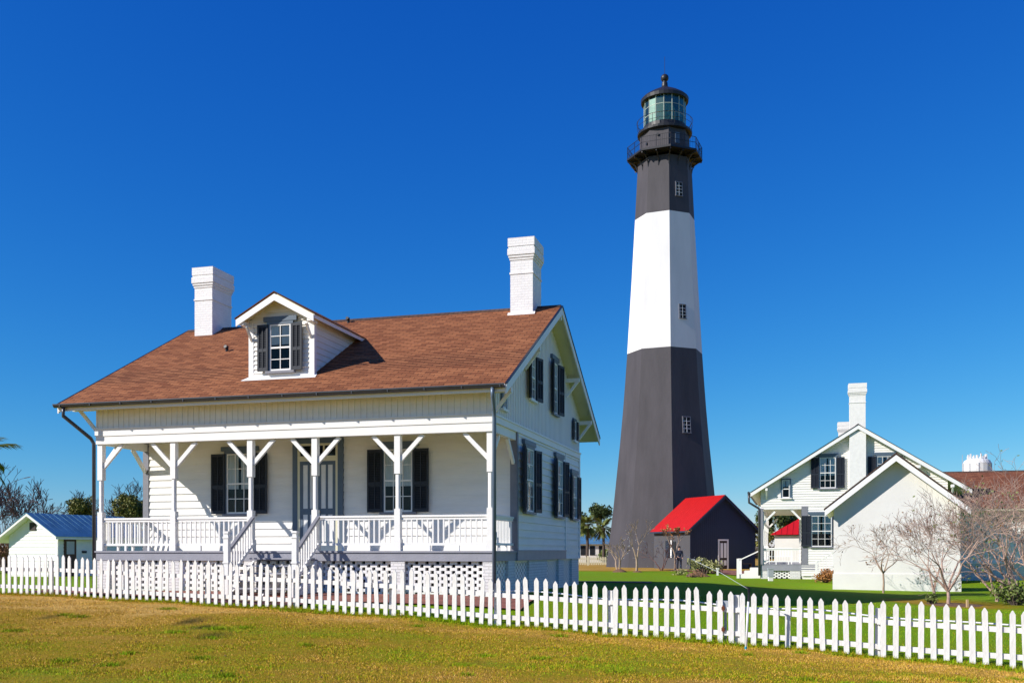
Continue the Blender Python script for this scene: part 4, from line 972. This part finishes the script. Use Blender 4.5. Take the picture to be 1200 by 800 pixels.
# jet
A = Vector((sx, 17.3, H(sx, 17.25)+1.10)); wm = bpy.data.materials.new('water_spray'); wm.use_nodes = True
b_ = wm.node_tree.nodes['Principled BSDF']; b_.inputs['Base Color'].default_value = (.9, .95, 1, 1); b_.inputs['Roughness'].default_value = .15; b_.inputs['Alpha'].default_value = .38
mb = MB(); pts = []; tgt = [(877, 690, 17.3), (845, 671, 20), (825, 662, 23), (807, 653, 26), (795, 646, 29), (779, 638, 32), (762, 632, 35), (745, 627, 38), (730, 629, 41)]
pp = [P(*t) for t in tgt]
mb.tube(pp[:5], [.004, .006, .008, .007, .004], 5, cap=False)
rj = random.Random(5)
for i in range(2, len(pp)-1):
    for k in range(40 if i > 3 else 12):
        c = pp[i].lerp(pp[i+1], rj.random()); s = .05+.05*(i-2); c = c+Vector((rj.gauss(0, s*.5), rj.gauss(0, s), rj.gauss(0, s)-.05*(i-2)*rj.random()*3)); r_ = rj.uniform(.006, .018)
        mb.add([c+Vector((r_, 0, 0)), c+Vector((0, r_, 0)), c+Vector((-r_, 0, 0)), c+Vector((0, -r_, 0)), c+Vector((0, 0, r_)), c-Vector((0, 0, r_))], [(0, 1, 4), (1, 2, 4), (2, 3, 4), (3, 0, 4), (1, 0, 5), (2, 1, 5), (3, 2, 5), (0, 3, 5)])
o = mb.build('water_jet', wm); kind(o, 'stuff'); o['label'] = 'arc of water drops sprayed from the sprinkler over the lawn'; o['category'] = 'water'
# white stand by the annex bush
ST = empty('white_marker_post', G(841, 60), 0, 'short white marker post on the grass before the annex', 'post')
mb = MB(); mb.box(-.05, .05, -.05, .05, 0, .36); mb.build('shaft', 'white', ST); mb = MB(); mb.box(-.08, .08, -.08, .08, .36, .44); mb.build('cap', 'white', ST)
UP = empty('utility_pedestal', G(903, 47), 0, 'short grey capped utility pedestal on the grass by the right porch', 'pedestal')
mb = MB(); mb.box(-.1, .1, -.08, .08, 0, .2); mb.build('base', 'white', UP); mb = MB(); mb.box(-.12, .12, -.1, .1, .2, .55); mb.box(-.14, .14, -.12, .12, .55, .6); mb.build('cover', 'steel', UP)
STK = MB(); STK.box(-.03, .03, -.02, .02, 0, .22); o = STK.build('garden_stake', 'sand', loc=G(1133.5, 28.4)); tag(o, 'short pale wooden stake in the bare bed by the right tree', 'stake')

# paving
c15, s15 = math.cos(TH), math.sin(TH)
def hl(x, y): return (-.443+c15*x+s15*y, 23.5-s15*x+c15*y)
a = hl(-5.6, -.85); sheet('brick_path', 'redbrick', *a, -TH, 13.4, 1.5, .045, 60)
a = hl(-5.6, -1.72); sheet('step_landing', 'sand', *a, -TH, 2.0, .5, .065, 6)
a = hl(-5.6, -2.0); sheet('brick_walk', 'redbrick', *a, -TH, 3.6, .9, .052, 8)
a = G(712, 38); sheet('side_path', 'redbrick', a.x-1.6, a.y, R(-8), 6.5, 1.6, .03, 20)
a = G(885, 60); sheet('brick_court', 'redbrick', a.x, a.y+4, R(10), 4.2, 20, .04, 14)

# ------------------------------------------------------------------ trees
RMIN = .0045
def grow(mb, p, d, L, r, depth, rg, spread=.6, up=.15, nk=(2, 3), shrink=.72, tips=None, nseg=3):
    pts = [p]; rads = [r]; q = p.copy(); dd = d.normalized()
    for i in range(nseg):
        dd = (dd+Vector((rg.gauss(0, .13), rg.gauss(0, .13), rg.gauss(0, .10)+up*.25))).normalized(); q = q+dd*L/nseg; pts.append(q); rads.append(max(RMIN, r*(1-.35*(i+1)/nseg)))
    mb.tube(pts, rads, 6 if r > .03 else (4 if r > .012 else 3), cap=False)
    if depth == 0:
        if tips is not None: tips.append((q, dd))
        return
    for k in range(rg.randint(*nk)):
        a = rg.random()*6.283; s = spread*rg.uniform(.6, 1.3); o = dd.orthogonal().normalized(); o.rotate(Matrix.Rotation(a, 3, dd)); nd = (dd*math.cos(s)+o*math.sin(s)); nd.z += up; 
        st = pts[-1] if k < 2 else pts[rg.randint(1, nseg)]
        grow(mb, st, nd.normalized(), L*shrink*rg.uniform(.75, 1.2), rads[-1]*rg.uniform(.60, .8), depth-1, rg, spread, up, nk, shrink, tips, nseg)
def bare_tree(name, base, stems, L, r, depth, seed, m, label, cat='tree', lean=(0, 0), spread=.55, up=.12, leaves=None, nleaf=0, ls=.05, shrink=.74, nk=(2, 3), group=None, trunk=0, sway=.35):
    rg = random.Random(seed); root = empty(name, base, 0, label, cat, group)
    mb = MB(); tips = []
    p = Vector((0, 0, -.1))
    if trunk: mb.tube([p, Vector((.02, .0, trunk*.5)), Vector((0, 0, trunk))], [r*1.4, r*1.15, r*1.0], 8); p = Vector((0, 0, trunk-.03))
    for k in range(stems):
        a = 6.283*k/stems+rg.random(); s = sway*rg.uniform(.6, 1.3)
        d = Vector((math.cos(a)*s+lean[0], math.sin(a)*s+lean[1], 1))
        grow(mb, p+Vector((math.cos(a), math.sin(a), 0))*r*.4, d, L*rg.uniform(.8, 1.15), r*rg.uniform(.7, 1), depth, rg, spread, up, nk, shrink, tips)
    mb.build('branches', m, root)
    if leaves:
        lf = MB()
        random.seed(seed)
        for i in range(nleaf):
            t, d = tips[rg.randrange(len(tips))]; lf.leaf(t+Vector((rg.gauss(0, .06), rg.gauss(0, .06), rg.gauss(0, .06))), ls*rg.uniform(.6, 1.3))
        lf.build('leaves', leaves, root)
    return root
CG = 'small bare trees on the lawns'
bare_tree('crape_myrtle', G(1111, 29.4), 5, .85, .045, 6, 11, 'barkgrey', 'bare grey multi-stem tree in the mulch bed, middle of the three by the stucco outbuilding', lean=(-.05, 0), spread=.50, up=.05, leaves='autumn', nleaf=160, ls=.035, trunk=.45, sway=.60, shrink=.76, group=CG)
bare_tree('crape_myrtle', G(1035, 35.8), 5, .72, .032, 5, 12, 'bark', 'small bare tree with a few brown leaves before the white stucco gable', spread=.55, up=.02, leaves='autumn', nleaf=90, ls=.035, trunk=.75, sway=.85, shrink=.74, nk=(2, 3), group=CG)
bare_tree('crape_myrtle', G(1198, 30.5), 5, 1.05, .075, 6, 23, 'barkgrey', 'largest bare grey tree leaning left at the right edge of the picture', lean=(-.45, 0), spread=.55, up=.07, leaves='bushgreen', nleaf=420, ls=.050, trunk=.15, sway=.55, shrink=.77, nk=(2, 3), group=CG)
bare_tree('crape_myrtle', G(1168, 31.5), 4, .9, .05, 6, 27, 'barkgrey', 'thin bare tree filling the gap between mulch bed tree and leaning tree', lean=(-.1, 0), spread=.55, up=.08, trunk=.2, sway=.5, shrink=.77, nk=(2, 3), group=CG)
bare_tree('crape_myrtle', G(1094, 33.2), 2, .8, .045, 6, 31, 'barkgrey', 'thin bare two-stem tree just behind the one in the mulch bed', spread=.5, up=.10, trunk=.3, sway=.25, nk=(2, 2), group=CG)
bare_tree('crape_myrtle', G(1215, 33), 5, 1.1, .06, 6, 35, 'barkgrey', 'bare tree cut off by the right edge behind the leaning tree', lean=(-.25, 0), spread=.55, up=.08, trunk=.3, sway=.5, shrink=.77, group=CG)
mt = 'crape_myrtle'
RMIN = .011
bare_tree(mt, G(725, 66.5), 3, .95, .080, 4, 41, 'bark', 'leftmost small bare tree on a mulch mound before the lighthouse', spread=.5, up=.12, trunk=.0, sway=.4, nk=(2, 3), shrink=.7, group=CG)
bare_tree(mt, G(746, 66), 2, 1.0, .065, 4, 42, 'bark', 'slim bare tree with curved trunk on second mound from left', spread=.5, up=.12, trunk=.9, sway=.4, nk=(2, 3), shrink=.7, group=CG)
bare_tree(mt, G(775, 72), 3, .85, .05, 4, 43, 'barkred', 'thin bare tree in front of the annex side window', spread=.5, up=.12, trunk=.0, sway=.5, nk=(2, 3), shrink=.7, group=CG)
bare_tree(mt, G(791, 72), 2, .8, .06, 4, 44, 'bark', 'small tree with orange leaves beside the standing person', spread=.45, up=.16, trunk=1.2, sway=.3, leaves='orange', nleaf=220, ls=.09, nk=(2, 3), shrink=.65, group=CG)

def mound(name, p, r, h, m, label):
    mb = MB(); n = 20; vs = [(0, 0, h)]; 
    for ring, (k, hh) in enumerate(((.35, .8), (.7, .35), (1, -.05))):
        for i in range(n): a = 6.283*i/n; j = random.uniform(.85, 1.15); vs.append((r*k*j*math.cos(a), r*k*j*math.sin(a)*1.1, h*hh*random.uniform(.8, 1.2) if hh > 0 else -.04))
    fs = [(0, 1+i, 1+(i+1) % n) for i in range(n)]
    for q in range(2): fs += [(1+q*n+i, 1+(q+1)*n+i, 1+(q+1)*n+(i+1) % n, 1+q*n+(i+1) % n) for i in range(n)]
    mb.add(vs, fs); o = mb.build(name, m, loc=p, smooth=True); tag(o, label, 'mound')
mound('mulch_mound', G(726, 66.3), .55, .22, 'mulch', 'mulch mound under the leftmost small tree by the lighthouse'); mound('mulch_mound', G(747, 66), .40, .12, 'mulch', 'mulch mound under the curved slim tree'); mound('mulch_mound', G(1110, 29.6), 1.15, .05, 'mulch', 'wide flat mulch bed around the middle bare tree on the right')
mound('mulch_mound', G(817, 57.5), .75, .30, 'mulch', 'brown earth mound beneath the dry shrub before the annex')

def bush(name, base, rx, rz, n, ls, m, label, seed, tw='barkdark', cat='shrub', z0=0, clumps=14, tall=False):
    rg = random.Random(seed); random.seed(seed); root = empty(name, base, 0, label, cat)
    cl = []
    for i in range(clumps):
        a = rg.random()*6.283; k = rg.random()**.6; hgt = rg.uniform(.3, 1.0)
        cl.append((Vector((math.cos(a)*rx*.65*k, math.sin(a)*rx*.65*k, z0+rz*hgt*(1-.35*k))), rx*rg.uniform(.25, .42)))
    lf = MB()
    for i in range(n):
        c, r_ = cl[rg.randrange(clumps)]; v = Vector((rg.gauss(0, 1), rg.gauss(0, 1), rg.gauss(0, 1))).normalized()*r_*(rg.random()**.35); v.z *= .8
        p = c+v
        if p.z < .02: continue
        lf.leaf(p, ls*rg.uniform(.6, 1.3))
    lf.build('foliage' if not tall else 'crown', m, root)
    st = MB()
    for c, r_ in cl: st.tube([(c.x*.1, c.y*.1, -.05), (c.x*.5, c.y*.5, c.z*.5), c], [.03*rx+.006, .02*rx+.004, .004], 4, cap=False)
    st.build('stems' if not tall else 'trunk', tw, root)
    return root
bush('shrub', G(826, 62.5), 1.25, .95, 700, .09, 'bushpale', 'rounded pale green shrub at the corner of the black annex', 51, clumps=18)
bush('shrub', G(812, 56), .85, .30, 160, .05, 'autumn', 'low dry brown shrub on the earth mound before the annex', 52, clumps=12)
bush('shrub', G(797, 60), .7, .35, 200, .06, 'bushpale', 'low sparse shrub just in front of the standing person', 56, clumps=9)
bush('shrub', G(968, 45.5), .72, .62, 900, .06, 'orange', 'orange-brown shrub at the foot of the right cottage side stairs', 53)
bush('shrub', G(1191, 29.6), .85, .85, 900, .055, 'bushgreen', 'green shrub around the base of the large leaning bare tree', 54)
bush('shrub', G(1092, 29.6), .32, .30, 160, .05, 'bushgreen', 'small green seedling clump left of the mulch bed tree', 55)
bush('shrub', G(712, 118), 1.6, 1.6, 500, .18, 'bushgreen', 'yellow-green shrub beside the distant house left of the lighthouse', 57)

# evergreen trees
def crown_tree(name, base, zc, rx, rz, n, ls, m, label, seed, cat='tree', clumps=26):
    rg = random.Random(seed); random.seed(seed); root = empty(name, base, 0, label, cat)
    cl = []
    for i in range(clumps):
        v = Vector((rg.gauss(0, 1), rg.gauss(0, 1), rg.gauss(0, 1))).normalized()*(rg.random()**.4); cl.append((Vector((v.x*rx*.75, v.y*rx*.75, zc+v.z*rz*.75)), min(rx, rz)*rg.uniform(.30, .50)))
    lf = MB()
    for i in range(n):
        c, r_ = cl[rg.randrange(clumps)]; v = Vector((rg.gauss(0, 1), rg.gauss(0, 1), rg.gauss(0, 1))).normalized()*r_*(rg.random()**.4); lf.leaf(c+v, ls*rg.uniform(.6, 1.4))
    lf.build('crown', m, root)
    st = MB(); st.tube([(0, 0, -.3), (.1, 0, zc*.5), (0, 0, zc)], [rx*.09+.08, rx*.07+.05, .06], 8)
    for c, r_ in cl[:14]: st.tube([(0, 0, zc*.55), (c.x*.5, c.y*.5, (c.z+zc*.55)/2), c], [.08, .05, .02], 4, cap=False)
    st.build('trunk', 'barkdark', root); return root
crown_tree('pine_tree', G(703, 138), 6.8, 1.9, 1.5, 2600, .16, 'pine', 'round-topped dark pine behind the palms left of the lighthouse', 61)
crown_tree('pine_tree', G(675, 145), 5.6, 2.2, 1.8, 2200, .16, 'pine', 'dark pine crown half hidden behind the main cottage wall', 62)
crown_tree('evergreen_tree', G(92, 72), 4.35, 1.35, 1.0, 4500, .10, 'cedar', 'round olive evergreen showing above the blue shed roof', 63)
crown_tree('evergreen_tree', G(154, 72), 4.35, 1.5, 1.2, 5000, .10, 'cedar', 'round olive evergreen seen through the left end of the porch', 64)
crown_tree('oak_tree', G(925, 105), 4.6, 4.5, 1.6, 3000, .2, 'pine', 'dark green oak behind the red hipped roof', 65)
crown_tree('oak_tree', G(893, 112), 3.3, 1.8, 1.6, 900, .2, 'cedar', 'olive tree glimpsed between black annex and right cottage', 66)
def palm(name, base, hgt, fl, n, label, seed, r=.16):
    rg = random.Random(seed); root = empty(name, base, 0, label, 'palm tree')
    t = MB(); t.tube([(0, 0, -.2), (.05, 0, hgt*.5), (0, 0, hgt)], [r*1.2, r, r*.9], 8); t.tube([(0, 0, hgt-.5), (0, 0, hgt+.15)], [r*1.1, r*1.8], 8); t.build('trunk', 'barkdark', root)
    for k in range(n):
        a = rg.random()*6.283; e = rg.uniform(-.7, 1.25); f = MB(); L = fl*rg.uniform(.8, 1.1)
        p = Vector((0, 0, hgt)); d = Vector((math.cos(a)*math.cos(e), math.sin(a)*math.cos(e), math.sin(e))); pts = [p]
        for i in range(5): d = (d+Vector((0, 0, -.16))).normalized(); p = p+d*L/5; pts.append(p)
        f.tube(pts, [.02, .018, .015, .012, .009, .004], 3, cap=False)
        for i in range(26):
            t_ = .35+.65*i/26; j = t_*5; i0 = min(4, int(j)); c = pts[i0].lerp(pts[i0+1], j-i0); dd = (pts[i0+1]-pts[i0]).normalized(); sd = dd.cross(Vector((0, 0, 1))).normalized()
            for sg in (-1, 1):
                tip = c+(sd*sg*.8+dd*.7+Vector((0, 0, -.35+rg.uniform(-.2, .2)))).normalized()*L*.34; w = dd*.025*fl
                f.add([c-w, c+w, tip], [(0, 1, 2)])
        f.build('frond', 'palm', root)
palm('palm_tree', G(688, 112), 4.3, 1.55, 46, 'palm tree with visible trunk in the gap between cottage and lighthouse', 71)
palm('palm_tree', G(707, 116), 4.0, 1.6, 44, 'palm tree close against the lighthouse left edge', 72)
palm('palm_tree', G(-31, 46), 5.7, 1.75, 34, 'palm tree whose frond tips enter the left edge above the shed', 73)
RMIN = .014
for i, (px, d, L, s, st, lb) in enumerate(((18, 64, 1.45, 81, 5, 'reddish bare tree rising behind the shed at the left edge'), (42, 70, .95, 82, 4, 'low bare twiggy tree right behind the shed ridge'), (108, 80, 1.5, 83, 4, 'bare winter tree above the shed roof beside the porch post'), (166, 78, 1.55, 84, 4, 'bare winter tree seen through the porch bay'), (-8, 60, 1.5, 85, 5, 'bare tree mostly cut off by the left edge'), (74, 84, 1.1, 86, 3, 'faint bare tree far behind the shed'), (138, 92, 1.5, 87, 3, 'distant bare tree between the two olive evergreens'))):
    bare_tree('bare_tree', G(px, d), st, L, .08, 6, s, 'barkred' if i in (0, 1, 4) else 'barkdark', lb, spread=.5, up=.12, trunk=.6, sway=.45, shrink=.78, nk=(2, 3), group='bare winter trees behind the shed')
for i, (px, d, rx, rz, lb) in enumerate(((8, 60, 1.6, 2.0, 'brown thicket shrub left of the shed'), (28, 66, 1.6, 2.8, 'brown thicket shrub behind the shed eave'), (-12, 58, 2.0, 2.2, 'brown thicket shrub cut by the left edge'))):
    bush('thicket_shrub', G(px, d), rx, rz, 2200, .07, 'autumn', lb, 90+i, clumps=26)
# distant woods
mb = MB(); rg = random.Random(99); random.seed(99)
for i in range(260):
    x = rg.uniform(-170, 190); y = rg.uniform(175, 240); r_ = rg.uniform(2.2, 4.5); hh = rg.uniform(1.5, 4.2)
    for k in range(70):
        v = Vector((rg.gauss(0, 1), rg.gauss(0, 1), rg.gauss(0, 1))).normalized()*r_*(rg.random()**.4); p = Vector((x, y, 0))+v; p.z = abs(v.z)*hh/r_*.9
        mb.leaf(p, rg.uniform(.3, .7))
o = mb.build('distant_woods', 'woods'); kind(o, 'stuff')

# ------------------------------------------------------------------ grass blades
def blades(name, n, xr, yfn, seed, hmin=.008, hmax=.028, off=0, label=None):
    rg = random.Random(seed); v = []; f = []; cnt = 0; tries = 0
    while cnt < n and tries < n*6:
        tries += 1; x = rg.uniform(*xr); y = yfn(rg, x)
        if y is None: continue
        if abs(x)/y > .55: continue
        z = H(x, y) if False else None
        h = rg.uniform(hmin, hmax)*(1+1.2*max(0, noise.noise(Vector((x*2, y*2, 4))))); a = rg.random()*6.283; w = rg.uniform(.003, .007)
        tx, ty = rg.gauss(0, .5)*h, rg.gauss(0, .5)*h
        v.append((x, y, h, math.cos(a)*w, math.sin(a)*w, tx, ty)); cnt += 1
    # cached height grid
    cell = {}
    def hz(x, y):
        k = (round(x*2), round(y*2))
        def gg(i, j):
            if (i, j) not in cell: cell[(i, j)] = H(i*.5, j*.5)
            return cell[(i, j)]
        i, j = math.floor(x*2), math.floor(y*2); u, w_ = x*2-i, y*2-j
        return (gg(i, j)*(1-u)+gg(i+1, j)*u)*(1-w_)+(gg(i, j+1)*(1-u)+gg(i+1, j+1)*u)*w_
    V = []; Fc = []; C = []
    for (x, y, h, wx, wy, tx, ty) in v:
        z = hz(x, y)-.004; n0 = len(V); V += [(x-wx, y-wy, z), (x+wx, y+wy, z), (x+tx, y+ty, z+h)]; Fc.append((n0, n0+1, n0+2)); d = dryness(x, y)+rg.gauss(0, .24)+off; s = spot(x, y); C += [max(0, min(1, d)), s, 0, 1]*3
    me = bpy.data.meshes.new(name); me.from_pydata(V, [], Fc); ca = me.color_attributes.new('dry', 'FLOAT_COLOR', 'POINT'); ca.data.foreach_set('color', C); me.materials.append(M['blade'])
    o = bpy.data.objects.new(name, me); col.objects.link(o); kind(o, 'stuff'); o['label'] = label; o['category'] = 'grass'
def yf1(rg, x):
    t = fy(x)+.1; y = 10+(t-10)*rg.random()
    return y
def yf2(rg, x):
    y = fy(x)+.1+rg.random()**1.3*13
    lx = (x+.443)*c15-(y-23.5)*s15; ly = (x+.443)*s15+(y-23.5)*c15
    if -12.5 < lx < .8 and ly > -1.6: return None
    return y
def yf3(rg, x): return fy(x)+rg.gauss(0, .09)
blades('front_grass', 280000, (-13, 10), yf1, 1, label='short patchy yellow and green grass in front of the picket fence')
blades('back_grass', 60000, (-13, 15), yf2, 2, label='greener short grass behind the picket fence')
blades('fence_line_grass', 26000, (-13.4, 9.6), yf3, 3, .03, .10, -.35, label='longer uncut grass along the foot of the picket fence')

GR = {'shrub': 'shrubs around the buildings', 'palm_tree': 'palm trees', 'pine_tree': 'pines behind the palms', 'oak_tree': 'oaks behind the right cottage', 'evergreen_tree': 'round evergreens left of the house', 'thicket_shrub': 'thicket shrubs behind the shed', 'mulch_mound': 'mounds under trees and shrubs', 'keepers_cottage': 'white cottages with brown roofs'}
for o in col.objects:
    if o.parent is None and 'label' in o and 'group' not in o:
        b_ = o.name.split('.')[0]
        if b_ in GR: o['group'] = GR[b_]
rc = random.Random(17); CL = []
for i in range(70):
    if i < 34: x = rc.uniform(-12.5, 9); CL.append((x, fy(x)+rc.uniform(-.35, .15), rc.uniform(.05, .16)))
    else: x = rc.uniform(-9, 8); t = fy(x); CL.append((x, 10.5+(t-10.9)*rc.random(), rc.uniform(.04, .13)))
def blade_clumps():
    V = []; Fc = []; C = []
    for (cx_, cy_, r_) in CL:
        z = H(cx_, cy_)
        for k in range(int(260*r_/.1)):
            x = cx_+rc.gauss(0, r_); y = cy_+rc.gauss(0, r_); h = rc.uniform(.02, .06)*(1.2-.4*rc.random()); a = rc.random()*6.283; w = rc.uniform(.004, .009)
            n0 = len(V); V += [(x-math.cos(a)*w, y-math.sin(a)*w, z-.01), (x+math.cos(a)*w, y+math.sin(a)*w, z-.01), (x+rc.gauss(0, .6)*h, y+rc.gauss(0, .6)*h, z+h)]; Fc.append((n0, n0+1, n0+2)); C += [rc.uniform(0, .35), rc.uniform(0, .5), 0, 1]*3
    me = bpy.data.meshes.new('weed_tufts'); me.from_pydata(V, [], Fc); ca = me.color_attributes.new('dry', 'FLOAT_COLOR', 'POINT'); ca.data.foreach_set('color', C); me.materials.append(M['blade'])
    o = bpy.data.objects.new('weed_tufts', me); col.objects.link(o); kind(o, 'stuff'); o['label'] = 'small dark green weed tufts scattered in the front lawn and along the fence'; o['category'] = 'weeds'
blade_clumps()
lf = MB(); random.seed(8)
for i in range(500):
    x = rc.uniform(-11, 9); t = fy(x); y = 10.5+(t-10.6)*rc.random(); lf.leaf((x, y, H(x, y)+.018), rc.uniform(.008, .022))
o = lf.build('fallen_leaves', 'mulch'); kind(o, 'stuff'); o['label'] = 'brown fallen leaves and twigs lying in the front lawn'; o['category'] = 'leaves'
# ------------------------------------------------------------------ person
PB = G(796, 71); PR = empty('person', PB, 0, 'person in dark uniform standing beside the small orange-leaved tree before the annex', 'person')
def skin_fig(name, verts, edges, radii, m, parent, root=0):
    me = bpy.data.meshes.new(name); me.from_pydata(verts, edges, []); me.materials.append(M[m]); o = bpy.data.objects.new(name, me); col.objects.link(o); o.parent = parent
    sk = o.modifiers.new('skin', 'SKIN'); sk.use_smooth_shade = True
    for i, r_ in enumerate(radii): me.skin_vertices[0].data[i].radius = (r_, r_) if not isinstance(r_, tuple) else r_
    me.skin_vertices[0].data[root].use_root = True
    sb = o.modifiers.new('sub', 'SUBSURF'); sb.levels = 1; sb.render_levels = 2
    return o
V = [(0,0,.92),(0,0,1.12),(0,0,1.36),(0,0,1.46),(0,-.01,1.56),(0,-.01,1.66), (.19,0,1.38),(.24,-.03,1.12),(.20,-.14,.92),(.19,-.20,.86), (-.19,0,1.38),(-.24,-.03,1.12),(-.22,-.10,.90),(-.22,-.14,.83),
     (.10,0,.86),(.11,-.01,.48),(.11,0,.09),(.12,-.12,.04), (-.10,0,.86),(-.12,-.02,.48),(-.13,0,.09),(-.15,-.12,.04)]
Ed = [(0,1),(1,2),(2,3),(3,4),(4,5),(2,6),(6,7),(7,8),(8,9),(2,10),(10,11),(11,12),(12,13),(0,14),(14,15),(15,16),(16,17),(0,18),(18,19),(19,20),(20,21)]
Rd = [.13,.125,.15,.05,.085,.075,.06,.045,.032,.035,.06,.045,.032,.035,.085,.06,.04,.04,.085,.06,.04,.04]
skin_fig('body', V, Ed, Rd, 'skin', PR)
skin_fig('jacket', V[:4]+V[6:9]+V[10:13], [(0,1),(1,2),(2,3),(2,4),(4,5),(5,6),(2,7),(7,8),(8,9)], [.16,.15,.175,.075,.08,.062,.045,.08,.062,.045], 'navy', PR)
skin_fig('trousers', [V[0],V[14],V[15],V[16],V[18],V[19],V[20]], [(0,1),(1,2),(2,3),(0,4),(4,5),(5,6)], [.145,.10,.075,.06,.10,.075,.06], 'navy', PR)
mb = MB(); mb.lathe([(.001, .13), (.06, .12), (.095, .07), (.10, .0), (.085, -.05)], 12); mb.build('hair', 'hair', PR, loc=(0, .02, 1.64), smooth=True)
